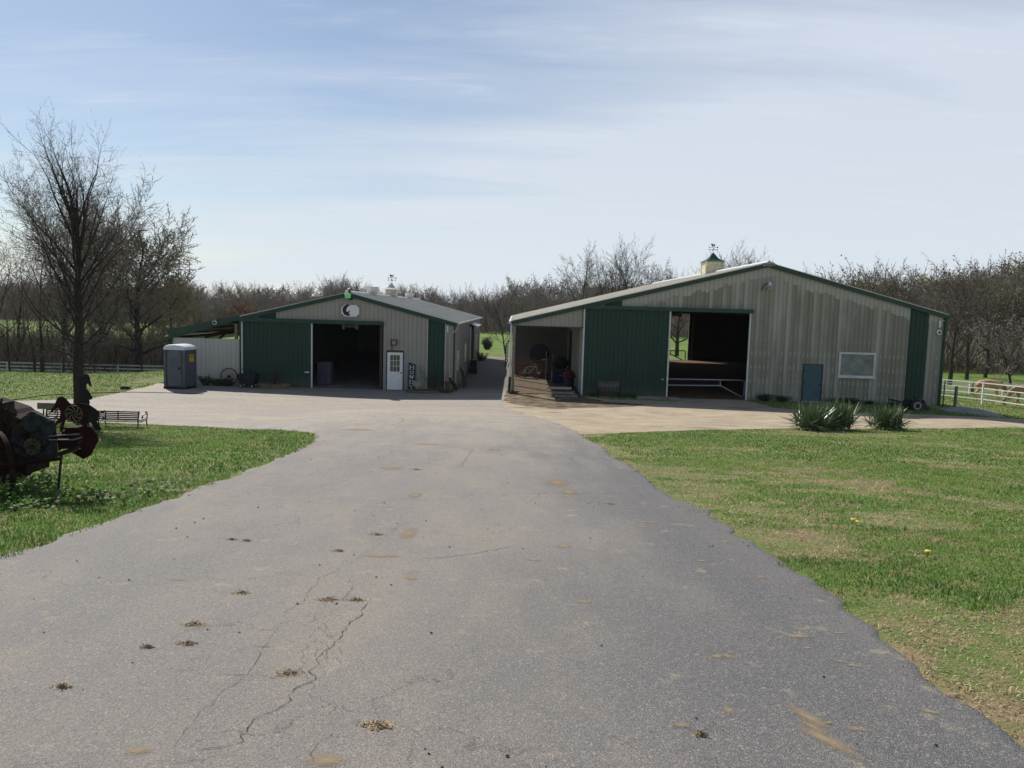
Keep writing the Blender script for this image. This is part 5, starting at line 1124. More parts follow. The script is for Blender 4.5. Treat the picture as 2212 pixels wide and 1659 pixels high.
slat_bench(102, 197, 'slatted bench on the left, half hidden behind the metal horse'); slat_bench(209, 303, 'slatted bench with a scrolled arm on the right of the cowboy silhouette')
# flat board on posts in front of the left bench
sbp = gp(125, 929); SY = sbp.y - .5; bb = thing('board_sign', sbp, 'plain weathered board on thin posts seen from behind between the tree and the implement', 'sign')
p0, p1 = at(80, 870, SY), at(175, 886, SY); e = MB(sbp); e.box((p0.x, SY, p1.z), (p1.x, SY + .025, p0.z)); e.build('board', simple('grey_green_board', (.17, .165, .125), .85, 0, .25, 5.), bb)
for u in (92, 166):
    q = at(u, 880, SY); e = MB(sbp); e.tube([(q.x, SY + .04, q.z), (q.x, SY + .04, g(q.x, SY) - .02)], .02, 6); e.build('post', BLACKM, bb)
# hose across the grass, dark rock
t = tag((lambda e: (e.tube([(lambda p: Vector((p.x, p.y, p.z + .02)))(gp(u, v)) for u, v in ((-60, 868), (-20, 867), (20, 865), (45, 862), (75, 857), (110, 853.5), (150, 852), (200, 850), (240, 848.6), (290, 848.2), (340, 849), (390, 850.5), (440, 852))], .022, 6), e.build('garden_hose', BLACKM))[1])(MB()), 'dark garden hose lying across the lawn edge behind the yard tree', 'hose')
p = gp(269, 841); t = thing('dark_rock', p, 'lone dark rock in the grass left of the portable toilet', 'rock'); e = MB(); e.ball((0, 0, .06), .2, 9, (1.1, .8, .6)); e.ball((.17, .05, .05), .12, 7, (1, 1, .8)); e.build('rock', simple('black_rock', (.02, .02, .022), .9), t)

# ================================================================== FENCES AND HORSES
def rail_fence(name, pts, heights, label, pw, mat, step, group=None, rw=.05):
    o_ = Vector((pts[0][0], pts[0][1], g(*pts[0]))); t = thing(name, o_, label, 'fence', group); P = [Vector((x, y, 0)) for x, y in pts]; S = []
    for i in range(len(P) - 1):
        k = max(1, round((P[i+1] - P[i]).length / step))
        for j in range(k): S.append(P[i].lerp(P[i+1], j / k))
    S.append(P[-1])
    for p in S: p.z = g(p.x, p.y)
    for p in S:
        e = MB(o_); e.box((p.x - pw/2, p.y - pw/2, p.z - .1), (p.x + pw/2, p.y + pw/2, p.z + max(heights) + .06)); e.build('post', mat, t)
    for h in heights:
        e = MB(o_)
        for a, b_ in zip(S[:-1], S[1:]): e.bar(a + Vector((0, -pw/2 - rw*.3, h)), b_ + Vector((0, -pw/2 - rw*.3, h)), rw*.5, rw)
        e.build('rail', mat, t)
    return t
PVC = simple('white_vinyl', (.74, .75, .72), .45, 0, .08, 3.)
rail_fence('white_fence', [(-75, 60), (-48, 66), (-34, 66.5), (-22, 67)], [.25, .55, .85, 1.15], 'weathered white rail fence at the edge of the left woods', .13, simple('weathered_white', (.52, .52, .50), .7, 0, .2, 3.), 4.2, rw=.11)
rail_fence('pipe_rail_fence', [(28.2, 52.4), (29.3, 48.), (29.6, 43.), (29.8, 37.5)], [.32, .66, 1.0, 1.34], 'white four-rail pasture fence running towards the camera beside the horses', .085, PVC, 4.6, rw=.055)
rail_fence('paddock_fence', [(38.6, 74), (43, 72.5), (48, 70.5), (56, 67), (66, 62)], [.22, .5, .78, 1.05], 'low white vinyl fence behind the two horses', .13, PVC, 2.9, rw=.10)
for (x, y), lab, mt, h in (((25.1, 43.6), 'weathered wooden post with a diagonal brace at the arena corner', WOODG, 1.25), ((24.2, 43.2), 'thin black steel post close to the arena corner', BLACKM, 1.5)):
    z = g(x, y); t = thing('corner_post', (x, y, z), lab, 'post'); e = MB(); e.tube([(0, 0, -.05), (.01, 0, h)], .085 if mt is WOODG else .03, 8); e.build('shaft', mt, t)
    if mt is WOODG: e = MB(); e.tube([(0, -.05, .42), (.38, -.2, .02)], .03, 6); e.build('brace', simple('pale_brace', (.4, .38, .33), .8), t)
    else:
        e = MB()
        for k in range(5): e.tube([(-1.3, .2, .25 + .25*k), (0, 0, .25 + .25*k), (.9, .4, .25 + .25*k)], .006, 4)
        for k in range(6): e.tube([(-1.2 + .4*k, .1, .2), (-1.2 + .4*k, .1, 1.3)], .005, 4)
        e.build('wire_mesh', GALV, t)
def horse(loc, rz, coat, mane, label, face, sc=1.0, name='grazing_horse'):
    t = thing(name, loc, label, 'horse', 'grazing horses', rz); t.scale = (sc,) * 3
    P, Rd, Ed = [], [], []
    def ad(p, r, par=None):
        P.append(p); Rd.append(r if isinstance(r, tuple) else (r, r)); i = len(P) - 1
        if par is not None: Ed.append((par, i))
        return i
    pel = ad((-.52, 0, 1.16), (.27, .27)); rump = ad((-.78, 0, 1.12), (.17, .19), pel); loin = ad((-.15, 0, 1.16), (.26, .28), pel); bar_ = ad((.2, 0, 1.12), (.28, .31), loin); wit = ad((.52, 0, 1.16), (.21, .29), bar_)
    n0 = ad((.80, 0, 1.05), (.13, .21), wit); n1 = ad((1.02, 0, .80), (.095, .15), n0); n2 = ad((1.20, 0, .55), (.08, .115), n1); pol = ad((1.28, 0, .42), (.085, .11), n2); chk = ad((1.285, 0, .27), (.075, .10), pol); muz = ad((1.25, 0, .06), (.052, .06), chk)
    for s in (-1, 1):
        off = .10 * s
        a = ad((-.60, .15*s, .92), (.13, .17), pel); b_ = ad((-.52 + off*.3, .16*s, .72), (.085, .115), a); h = ad((-.74 + off*.4, .15*s, .50), (.05, .06), b_); f = ad((-.69 + off*.6, .15*s, .16), (.036, .042), h); ad((-.63 + off*.6, .15*s, .03), (.055, .06), f)
        a = ad((.54, .14*s, .88), (.10, .15), wit); b_ = ad((.50 + off*.6, .15*s, .66), (.068, .085), a); k = ad((.54 + off, .15*s, .42), (.048, .052), b_); f = ad((.53 + off*1.3, .15*s, .13), (.036, .038), k); ad((.58 + off*1.4, .15*s, .03), (.05, .056), f)
    body = skin('body', P, Ed, Rd, coat, t)
    e = MB()
    for s in (-1, 1): e.add([(1.25, .045*s, .50), (1.30, .075*s, .47), (1.26, .08*s, .50), (1.36, .09*s, .60)], [(0, 1, 3), (1, 2, 3), (2, 0, 3), (0, 2, 1)])
    e.build('ear', coat, t)
    e = MB(); rg = random.Random(4)
    for k in range(46):
        u_ = k / 45; x = .62 + .64 * u_; z = 1.36 - .86 * u_ ** 1.05 + .02; s = 1 if k % 2 else -1; e.tube([(x + .06, .01*s, z), (x + .05, .09*s, z - .03), (x - .02 + rg.gauss(0, .02), .13*s, z - .20 - .1*rg.random())], [.022, .02, .006], 4)
    e.build('mane', mane, t); e = MB()
    for k in range(16):
        a = rg.gauss(0, .05); e.tube([(-.88, a*.3, 1.16), (-.98, a, 1.0), (-.96 + rg.gauss(0, .03), a*1.5, .62), (-.92 + rg.gauss(0, .04), a*1.6, .34 + .1*rg.random())], [.03, .03, .022, .006], 4)
    e.build('tail', mane, t)
    if face: e = MB(); e.prism([(1.335, -.025, .40), (1.372, 0, .38), (1.335, .025, .40), (1.31, .025, .10), (1.318, 0, .08), (1.31, -.025, .10)], (.006, 0, .0)); e.build('blaze', mane, t)
    e = MB()
    for s in (-1, 1): e.ball((1.30, .078*s, .33), .014, 6)
    e.build('eye', BLACKM, t)
    return t
PALO = simple('golden_coat', (.56, .34, .18), .7, 0, .18, 2.5, spec=.25); CHES = simple('light_chestnut_coat', (.42, .24, .135), .7, 0, .2, 2.5, spec=.25); CREAM = simple('cream_hair', (.50, .42, .29), .8, 0, .2, 8.)
ph = gp(2133, 865); horse((ph.x, ph.y, ph.z), R(-12), PALO, simple('golden_hair', (.33, .19, .10), .8), 'golden tan horse grazing with its head to the right behind the pasture fence', False)
ph = gp(2212, 880); horse((ph.x + .15, ph.y + .0, ph.z), R(172), CHES, CREAM, 'chestnut horse with a cream mane grazing head left, cut by the frame', True)

# ---- spiky yuccas on the lawn edge
def yucca(loc, rad, h, n, label, seed):
    rg = np.random.RandomState(seed); t = thing('yucca', loc, label, 'yucca', 'yuccas on the lawn edge'); V, F, C = [], [], []; VD, FD = [], []
    for k in range(n):
        el = R(np.clip(rg.beta(1.5, 1.15) * 92 - 6, -6, 86)); az = rg.rand() * 6.283; L = h * rg.uniform(.72, 1.08); w_ = .021 * rg.uniform(.8, 1.25); d = np.array([math.cos(az)*math.cos(el), math.sin(az)*math.cos(el), math.sin(el)]); s = np.cross(d, [0, 0, 1]); s /= np.linalg.norm(s) + 1e-6; s2 = np.cross(s, d)
        base = np.array([rg.normal(0, rad*.22), rg.normal(0, rad*.16), .05 + .15*rg.rand()]); droop = rg.uniform(.0, .16) * (1 - el/1.6); tw = rg.normal(0, .5); s = s*math.cos(tw) + s2*math.sin(tw); k0 = len(V); fold = rg.rand() < .12
        for j in range(5):
            u_ = j / 4; p = base + d*L*u_; p = p + np.array([0, 0, -droop*L*u_*u_*2]); 
            if fold and j > 2: p = p + np.array([0, 0, -.16*(j-2)*L])
            ww = w_ * (1, 1.25, 1.15, .75, .05)[j]; V += [p - s*ww, p + s*ww]
        for j in range(4): F.append((k0+2*j, k0+2*j+1, k0+2*j+3, k0+2*j+2))
    for k in range(int(n*.35)):
        az = rg.rand()*6.283; r0 = rad*.25; L = h*rg.uniform(.25, .5); b0 = np.array([math.cos(az)*r0, math.sin(az)*r0, .2*rg.rand()+.03]); e0 = b0 + np.array([math.cos(az)*L*.8, math.sin(az)*L*.8, -b0[2]+.02]); s = np.array([-math.sin(az), math.cos(az), 0])*.018; k0 = len(VD); VD += [b0-s, b0+s, e0+s*.4, e0-s*.4]; FD.append((k0, k0+1, k0+2, k0+3))
    npmesh('sword_leaves', np.array(V), np.array(F), simple('yucca_green', (.15, .20, .09), .38, 0, .35, 4., spec=.5), t); npmesh('dead_leaves', np.array(VD), np.array(FD), simple('dead_leaf', (.30, .24, .15), .8, 0, .3, 9.), t)
for u, v, rad, h, n, lab, sd_ in ((1752, 929, 1.0, .98, 300, 'left half of the big double yucca clump at the lawn edge', 1), (1806, 928, 1.0, 1.05, 340, 'taller right half of the big double yucca clump at the lawn edge', 2), (1915, 928, .95, .90, 300, 'single smaller yucca standing right of the big clump', 3)):
    p = gp(u, v); yucca((p.x, p.y, p.z), rad, h, n, lab, sd_)
# ================================================================== TREES
class TW:
    def __init__(s): s.V = []; s.F = []
    def sliver(s, p, q, w, rg):
        d = q - p; a = Vector((rg.gauss(0, 1), rg.gauss(0, 1), rg.gauss(0, 1))).cross(d)
        if a.length < 1e-6: return
        a = a.normalized() * w / 2; k = len(s.V); s.V += [p - a, p + a, q + a * .35, q - a * .35]; s.F.append((k, k+1, k+2, k+3))
    def leaf(s, p, r, rg):
        a = Vector((rg.gauss(0, 1), rg.gauss(0, 1), rg.gauss(0, 1))).normalized() * r; b_ = a.orthogonal().normalized() * r * .7; k = len(s.V); s.V += [p - a, p + b_, p + a, p - b_]; s.F.append((k, k+1, k+2, k+3))
    def obj(s, name, mat, parent): return npmesh(name, np.array([tuple(v) for v in s.V]), np.array(s.F), mat, parent)
def grow(mb, tw, rg, p, d, L, r, lv, C, lf=None):
    n = C['seg'][lv]; pts = [p.copy()]; rad = [r]; d = d.copy()
    for i in range(n):
        d = (d + Vector((rg.gauss(0, 1), rg.gauss(0, 1), rg.gauss(0, 1))) * C['jit'][lv] + Vector((0, 0, C['up'][lv]))).normalized()
        p = p + d * (L / n); pts.append(p.copy()); rad.append(r * (1 - (1 - C['tap'][lv]) * (i + 1) / n))
    if lv >= C['sl']:
        for i in range(n): tw.sliver(pts[i], pts[i+1], max(C['w'], 2*rad[i]) * (1 if lv < C['lv'] - 1 else .8), rg)
        if lf is not None and lv == C['lv'] - 1 and rg.random() < C.get('leafp', 0): 
            for _ in range(C.get('leafn', 1)): lf.leaf(pts[-1] + Vector((rg.gauss(0, .1), rg.gauss(0, .1), rg.gauss(0, .1))), C['leafr'] * rg.uniform(.6, 1.3), rg)
    else: mb.tube(pts, rad, (8, 6, 4, 3)[min(lv, 3)], cap=False)
    if lv + 1 >= C['lv']: return
    if C['kids'][lv] or lv == 0: grow(mb, tw, rg, pts[-1], d, L * (.42 if lv else .22), max(.0015, rad[-1]), min(lv + 1, C['lv'] - 1), C, lf)
    k = C['kids'][lv]; az = rg.random() * 6.28
    for j in range(k):
        t = C['t0'][lv] + (1 - C['t0'][lv]) * (j + rg.random()) / k; f = t * n; i = min(int(f), n - 1); q = pts[i].lerp(pts[i+1], f - i); dd = (pts[i+1] - pts[i]).normalized(); az += 2.4 + rg.gauss(0, .4)
        a = dd.orthogonal().normalized(); b_ = dd.cross(a); an = R(C['ang'][lv] * rg.uniform(.65, 1.25)) * (1.1 - .35 * t); nd_ = dd * math.cos(an) + (a * math.cos(az) + b_ * math.sin(az)) * math.sin(an)
        grow(mb, tw, rg, q, nd_, L * C['lr'][lv] * rg.uniform(.65, 1.15) * ((.62 + .55 * math.sin(math.pi * min(1, t * .95))) if lv == 0 else (1.15 - .55 * t)), max(.0015, (rad[i] + (rad[i+1] - rad[i]) * (f - i)) * C['rr'][lv]), lv + 1, C, lf)
BARK = simple('dark_bark', (.050, .042, .034), .9, 0, .4, 14., .6, spec=.15)
TWIG = simple('grey_twig', (.085, .072, .060), .7, 0, .3, 5., spec=.3)
TW1 = simple('brown_grey_twig', (.215, .172, .138), .85, 0, .25, .3, spec=.1); TW2 = simple('reddish_twig', (.235, .155, .120), .85, 0, .25, .3, spec=.1); TW3 = simple('olive_twig', (.20, .18, .10), .85, 0, .25, .3, spec=.1); TW4 = simple('pale_grey_twig', (.24, .215, .18), .85, 0, .25, .3, spec=.1); TW5 = simple('rust_orange_leaf', (.26, .13, .05), .85, 0, .3, .3, spec=.1)
BUDG = simple('spring_bud_green', (.19, .195, .07), .8, 0, .3, .5, spec=.1); BUDR = simple('spring_bud_red', (.19, .10, .065), .8, 0, .3, .5, spec=.1)
# ---- the yard tree
rg = random.Random(12); mt = thing('yard_tree', TB_, 'tall bare tree in the left yard with the cowboy silhouette leaning on it', 'tree')
topz = at(150, 282, TB_.y).z - TB_.z; HT = topz; tr = MB(); tw = TW()
CB = dict(lv=5, sl=3, seg=[6, 6, 4, 3, 2], jit=[.05, .10, .15, .17, .2], up=[.03, .045, .05, .03, .02], tap=[.4, .2, .25, .3, .4], kids=[0, 14, 7, 4, 0], t0=[.3, .18, .15, .2, 0], ang=[40, 48, 48, 48, 40], lr=[.5, .34, .42, .42, .5], rr=[.5, .42, .5, .6, .6], w=.0095)
tp = [Vector((0, 0, -.1)), Vector((.01, 0, .9)), Vector((.0, 0, 2.0)), Vector((.06, .03, 3.2)), Vector((.04, 0, 4.4)), Vector((.10, .05, 5.6)), Vector((.06, 0, 6.7)), Vector((.12, 0, 7.6))]; trr = [.20, .165, .155, .125, .095, .065, .038, .018]; tr.tube(tp, trr, 12)
WID = lambda z: float(np.interp(z / HT, [.18, .28, .40, .55, .70, .82, .92, 1.0], [2.4, 2.75, 2.65, 2.45, 2.2, 1.85, 1.3, .4]))
nl = 38
for k in range(nl):
    f = (k + rg.random() * .8) / nl; z0 = 1.7 + 4.6 * f ** .9; z1 = min(HT * .985, 2.0 + (HT - 1.6) * f ** .62 * rg.uniform(.86, 1.04)); az = k * 137.5 + rg.uniform(-22, 22)
    rr_ = WID(z1) * rg.uniform(.72, 1.0) if k % 4 else WID(z1) * rg.uniform(.3, .6)
    i = max(q for q in range(len(tp)) if tp[q].z <= z0); ff = (z0 - tp[i].z) / (tp[i+1].z - tp[i].z); q = tp[i].lerp(tp[i+1], ff); end = Vector((tp[4].x + rr_ * math.cos(R(az)), rr_ * math.sin(R(az)), z1)); d = end - q; L = d.length; d.normalize(); d.z -= .12; d.normalize()
    grow(tr, tw, rg, q, d, L * .90, min(.075, .014 + .0095 * L), 1, CB)
tr.build('trunk', BARK, mt, True); tw.obj('crown', TWIG, mt)

def make_tree(name, H, seed, C, bark, twig, label, group=None, loc=(0, 0, 0), leafm=None, tr0=.02, lean=(0, 0), limbs=None, split=True):
    rg = random.Random(seed); mb = MB(); tw = TW(); lf = TW() if leafm else None
    grow(mb, tw, rg, Vector((0, 0, -.15)), Vector((lean[0], lean[1], 1)).normalized(), H * C.get('tf', .8), H * tr0, 0, C, lf)
    zs = np.sort([v.z for v in tw.V]); q_ = H / zs[int(len(zs) * .997)]
    mb.v = [(a * q_, b_ * q_, c * q_) for a, b_, c in mb.v]; tw.V = [v * q_ for v in tw.V]
    if lf: lf.V = [v * q_ for v in lf.V]
    if split:
        t = thing(name, loc, label, 'tree', group); mb.build('trunk', bark, t); tw.obj('crown', twig, t)
        if lf and lf.V: lf.obj('buds', leafm, t)
        return t
    V = [tuple(v) for v in mb.v] ; n0 = len(V); V += [tuple(v) for v in tw.V]; n1 = len(V)
    if lf: V += [tuple(v) for v in lf.V]
    F = [tuple(f) for f in mb.f if len(f) == 4]; mi = [0]*len(F); F += [tuple(i + n0 for i in f) for f in tw.F]; mi += [1]*len(tw.F)
    if lf: F += [tuple(i + n1 for i in f) for f in lf.F]; mi += [2]*len(lf.F)
    o = npmesh(name, np.array(V), np.array(F), [bark, twig] + ([leafm] if leafm else [])); o.data.polygons.foreach_set('material_index', np.array(mi, dtype=np.int32)); o.location = loc; tag(o, label, 'tree', group); return o
def cfg(w, kids=(14, 8, 6, 4), ang=(48, 45, 45, 45), up=(.02, .06, .05, .02), t0=.25, lv=5, sl=2, leafp=0, leafr=.1, leafn=1, lr=(.55, .42, .45, .45), tf=.8, jit=(.05, .1, .13, .17, .2)):
    return dict(lv=lv, sl=sl, seg=[6, 4, 3, 2, 1], jit=list(jit), up=list(up) + [.02], tap=[.25, .25, .3, .3, .4], kids=list(kids) + [0], t0=[t0, .2, .15, .15, 0], ang=list(ang) + [40], lr=list(lr) + [.5], rr=[.45, .5, .5, .5, .5], w=w, leafp=leafp, leafr=leafr, leafn=leafn, tf=tf)
def base(u, Y): 
    p = at(u, 700, Y); return Vector((p.x, Y, g(p.x, Y)))
def htree(u, vtop, Y): b_ = base(u, Y); return b_, at(u, vtop, Y).z - b_.z
# trees of the left woods, behind the yard tree
for i, (u, vt, Y, C, lm, lab, tw_, tr_) in enumerate([
    (296, 462, 67, cfg(.065, (22, 11, 8, 5), (60, 52, 50, 50), leafp=.35, leafr=.06, t0=.2, tf=.68, lr=(.50, .45, .45, .45)), BUDG, 'broad budding tree with an olive crown rising right of the yard tree', TW1, .024),
    (226, 385, 71, cfg(.052, (20, 10, 8, 5), (52, 48, 48, 48), leafp=.25, leafr=.05, t0=.22, tf=.62, lr=(.7, .45, .45, .45)), BUDG, 'tall budding tree directly behind the right half of the yard tree', TW1, .022),
    (132, 365, 74, cfg(.04, (18, 10, 8, 5), (48, 46, 48, 48), leafp=.3, leafr=.045, t0=.26, tf=.65, lr=(.65, .45, .45, .45)), BUDR, 'tallest fine-twigged tree behind the left half of the yard tree', TW1, .018),
    (88, 470, 64, cfg(.028, (10, 6, 5, 3), (50, 50, 48, 48), t0=.42), None, 'thin dark tree with a forked top at the far left', TW1, .014),
    (36, 500, 70, cfg(.028, (12, 7, 5, 4), (52, 48, 48, 48), leafp=.2, leafr=.06), BUDR, 'slender bare tree near the left edge of the picture', TW1, .015),
    (-12, 470, 68, cfg(.028, (14, 8, 6, 4), (55, 48, 48, 48), leafp=.2, leafr=.06), BUDG, 'tree cut by the left edge of the picture', TW1, .018),
    (372, 575, 76, cfg(.045, (18, 9, 7, 5), (60, 50, 50, 50), leafp=.5, leafr=.08, t0=.15, tf=.65, lr=(.5, .45, .45, .45)), BUDG, 'low spreading tree at the right end of the left woods', TW3, .022)]):
    b_, H = htree(u, vt, Y); make_tree('woodland_tree', H, 100 + i, C, BARK, tw_, lab, None, b_, lm, tr_)
# smaller trunks and brush of the left woods
CU = cfg(.035, (9, 6, 4, 0), (45, 45, 45, 45), t0=.25, lv=4); rg = random.Random(77)
prot = [make_tree('young_tree', 8.0, 300 + k, CU, BARK, (TW1, TW3, TW1)[k], 'thin bare young trunk in the left woods', 'young trees in the left woods', (0, 0, -50), None, .014, split=False) for k in range(3)]
first = [True]*3
for k in range(40):
    u = -60 + 500 * (k + rg.random()) / 40; Y = rg.uniform(62, 92); Y = max(Y, 62 + max(0, u - 250) * .06); b_ = base(u, Y); j = k % 3
    o = prot[j] if first[j] else prot[j].copy()
    if not first[j]: COL.objects.link(o)
    first[j] = False; o.location = b_; o.rotation_euler = (0, 0, rg.random()*6.28); s = rg.uniform(.6, 1.15); o.scale = (s, s, s)
# tall single trees over the roofs
C1 = cfg(.036, (13, 8, 7, 5), (42, 42, 44, 42), t0=.34, tf=.72, lr=(.44, .5, .45, .45), up=(.02, .03, .03, .02)); C2 = cfg(.036, (13, 8, 7, 5), (33, 34, 38, 38), t0=.22, tf=.6, lr=(.72, .45, .42, .42), up=(.02, .03, .03, .02))
for i, (u, vt, Y, C, lab, tw_, tr_, ln) in enumerate([
    (1247, 526, 105, C1, 'pale bare tree left of the pair above the arena roof', TW4, .017, (.04, 0)),
    (1322, 519, 108, C2, 'dark upright bare tree above the arena roof, left of its twin', TWIG, .018, (0, 0)),
    (1352, 518, 110, C2, 'dark upright bare tree above the arena roof, right of its twin', TWIG, .018, (.03, 0)),
    (1402, 556, 112, C1, 'small bare tree at the right end of the group above the arena roof', TWIG, .015, (.03, 0)),
    (1440, 580, 116, C1, 'little treetop low over the arena roof', TW4, .014, (0, 0)),
    (1560, 523, 112, C1, 'bare treetop right beside the green-roofed cupola', TW4, .014, (0, 0)),
    (1606, 541, 120, C1, 'left of the two faint treetops below the arena peak', TW4, .014, (0, 0)),
    (1645, 541, 120, C1, 'right of the two faint treetops below the arena peak', TW4, .014, (0, 0)),
    (722, 590, 150, C1, 'bare tree standing above the skyline left of the left barn peak', TW4, .015, (0, 0)),
    (770, 606, 150, C1, 'smaller bare tree just left of the left barn vents', TW4, .015, (0, 0)),
    (880, 612, 150, C1, 'pale bare treetop right of the small cupola', TW4, .015, (0, 0)),
    (1094, 628, 79, cfg(.045, (12, 7, 5, 4), (46, 45, 45, 45), t0=.2), 'leaning bare tree at the end of the alley beside the lean-to', TWIG, .017, (-.12, 0))]):
    b_, H = htree(u, vt, Y); make_tree('bare_tree', H, 200 + i, C, BARK, tw_, lab, None, b_, None, tr_, ln)
b_ = base(1465, 90); make_tree('pasture_tree', 9.0, 260, cfg(.04, (12, 7, 5, 3), (60, 50, 50, 50), t0=.2, tf=.7), BARK, TWIG, 'rough dark tree seen through the rear doorway of the arena', None, b_, None, .030)
# right-hand woods behind the horses
for i, (u, vt, Y, C, lm, lab, tw_, tr_, ln) in enumerate([
    (2062, 566, 84, cfg(.040, (13, 8, 6, 4), (46, 44, 44, 44), t0=.34, leafp=.2, leafr=.05, leafn=2), BUDR, 'big dark forked tree just right of the arena corner', TWIG, .024, (.06, 0)),
    (2098, 560, 92, cfg(.040, (13, 8, 6, 4), (42, 44, 44, 44), t0=.36, leafp=.2, leafr=.05, leafn=2), BUDG, 'tall tree right of the big forked tree by the arena', TWIG, .019, (.05, 0)),
    (2138, 585, 96, cfg(.040, (13, 8, 6, 4), (48, 44, 44, 44), t0=.3, leafp=.25, leafr=.05, leafn=2), BUDG, 'dark branching tree above the golden horse', TWIG, .021, (.02, 0)),
    (2196, 662, 78, cfg(.036, (14, 8, 5, 3), (66, 52, 48, 48), t0=.25, leafp=.6, leafr=.09), simple('pale_blossom', (.20, .17, .14), .8), 'small pale blossoming tree above the chestnut horse', TW4, .020, (-.05, 0)),
    (2020, 596, 100, cfg(.045, (13, 8, 6, 4), (46, 44, 44, 44), t0=.34), None, 'bare crown showing just over the right end of the arena roof', TW1, .018, (0, 0))]):
    b_, H = htree(u, vt, Y); make_tree('woodland_tree', H, 400 + i, C, BARK, tw_, lab, None, b_, lm, tr_, ln)
# far woods: every tree is an object, look-alikes share meshes
CF = lambda **k: cfg(.080, (17, 9, 9, 0), (56, 50, 50, 46), t0=.28, lv=4, tf=.66, lr=(.62, .45, .45, .45), up=(.02, .03, .03, .02), **k)
kinds = []
for k, (tw_, lm, lp, lab) in enumerate([(TW1, None, 0, 'brown-grey bare tree in the far woods'), (TW1, BUDG, .35, 'greening tree in the far woods'), (TW2, BUDR, .4, 'reddish budding tree in the far woods'), (TW4, None, 0, 'pale grey bare tree in the far woods'), (TW3, BUDG, .6, 'olive tree in the far woods'), (TW1, None, 0, 'brown-grey bare tree in the far woods')]):
    kinds.append(make_tree('far_tree', 12.0, 500 + k, CF(leafp=lp, leafr=.15, leafn=1), BARK, tw_, lab, 'far woods trees', (0, 0, -60), lm, .014, split=False))
first = [True]*len(kinds)
SKX = [-200, 0, 400, 450, 500, 560, 620, 680, 740, 800, 860, 900, 1000, 1100, 1150, 1200, 1300, 1440, 1600, 1790, 1850, 1950, 2000, 2050, 2150, 2300, 2500]
SKV = [600, 600, 606, 614, 617, 612, 624, 606, 603, 615, 622, 620, 626, 616, 608, 617, 606, 606, 600, 590, 580, 576, 590, 578, 562, 556, 560]
rg = random.Random(31)
def lroof(u): return 1e9 if u < 540 or u > 1035 else (633 + abs(u - 753) * (.223 if u < 753 else .215)) 
def rroof(u): return 1e9 if u < 1110 or u > 2040 else (568 + (1660 - u) * .205 if u < 1660 else 568 + (u - 1660) * .285)
def far_tree(u, Y, dv):
    vt = np.interp(u, SKX, SKV) + dv
    if vt > lroof(u) + 4 or vt > rroof(u) + 4: return
    b_ = base(u, Y); H = at(u, vt, Y).z - b_.z
    wts = [5, 2, 2, 2, 1.5, 5]
    if u > 2000: wts = [3, 4, 3, 1, 4, 3]
    j = rg.choices(range(6), wts)[0]; o = kinds[j] if first[j] else kinds[j].copy()
    if not first[j]: COL.objects.link(o)
    first[j] = False; o.location = b_; s = H / 12.0; w_ = s * rg.uniform(.85, 1.2) if Y > 150 else s * rg.uniform(.7, .95); o.scale = (w_, w_, s); o.rotation_euler = (0, 0, rg.random()*6.28)
for row, (Y, n, dv) in enumerate(((272, 84, -1), (250, 78, 8), (228, 66, 26))):
    for k in range(n):
        u = -120 + 1880 * (k + rg.random()) / n
        far_tree(u, Y + rg.uniform(-8, 8), dv + rg.gauss(0, 5) - (6 if rg.random() < .12 else 0))
for row, (Y, n, dv) in enumerate(((154, 30, 4), (140, 24, 22), (126, 20, 56))):
    for k in range(n):
        u = (1770 if Y > 130 else 2020) + (2330 - (1770 if Y > 130 else 2020)) * (k + rg.random()) / n; far_tree(u, Y + rg.uniform(-4, 4), dv + rg.gauss(0, 8))
# small orange-leaved tree and its brown neighbours at the field edge on the left
for i, (u, vt, Y, m_, lab) in enumerate([(514, 652, 215, TW5, 'small rusty orange tree at the far field edge'), (541, 664, 218, TW5, 'low brown-orange bush tree right of the rusty orange tree'), (478, 660, 216, TW3, 'low olive tree left of the rusty orange tree')]):
    b_, H = htree(u, vt, Y); make_tree('field_edge_tree', H, 600 + i, cfg(.12, (14, 8, 6, 0), (62, 55, 50, 50), t0=.12, lv=4, leafp=.9, leafr=.30, leafn=2), BARK, m_, lab, None, b_, m_, .02)
# brush at the feet of the woods - nobody could count it
def brush(name, n, fn, hmin, hmax, w, mats, label, seed, leafp=.0):
    r = np.random.RandomState(seed); V = np.zeros((n, 4, 3)); 
    for k in range(n):
        x, y = fn(r); z = float(gz(x, y)); h = r.uniform(hmin, hmax) * r.uniform(.4, 1); L = np.array([r.normal(0, .35), r.normal(0, .35), 1]) * h; a = r.rand()*6.28; s = np.array([math.cos(a), math.sin(a), r.normal(0, .3)]) * w / 2; z0 = z + r.uniform(0, .5) * h; p = np.array([x, y, z0]); V[k] = [p - s, p + s, p + L*.6 + s*.6, p + L*.6 - s*.6]
    o = npmesh(name, V.reshape(-1, 3), np.arange(4*n).reshape(-1, 4), mats); o.data.polygons.foreach_set('material_index', r.choice(len(mats), n, p=[.5, .3, .2]).astype(np.int32)); tag(o, label, kind='stuff')
def f_far(r): Y = r.uniform(214, 285); u = r.uniform(-150, 1800); return at(u, 700, Y).x, Y
brush('far_brush', 34000, f_far, 1.5, 7.5, .30, [TW1, TW2, TW3], 'brown brush along the far wood edge', 1)
def f_left(r): Y = r.uniform(66, 100); u = r.uniform(-120, 430); return at(u, 700, Y + max(0, (u - 250) * .05)).x, Y + max(0, (u - 250) * .05)
brush('left_brush', 26000, f_left, .5, 4.5, .05, [TW1, BARK, TW3], 'dark brush and saplings in the left woods', 2)
def f_right(r): Y = r.uniform(104, 150); u = r.uniform(1760, 2350); return at(u, 700, Y).x, Y
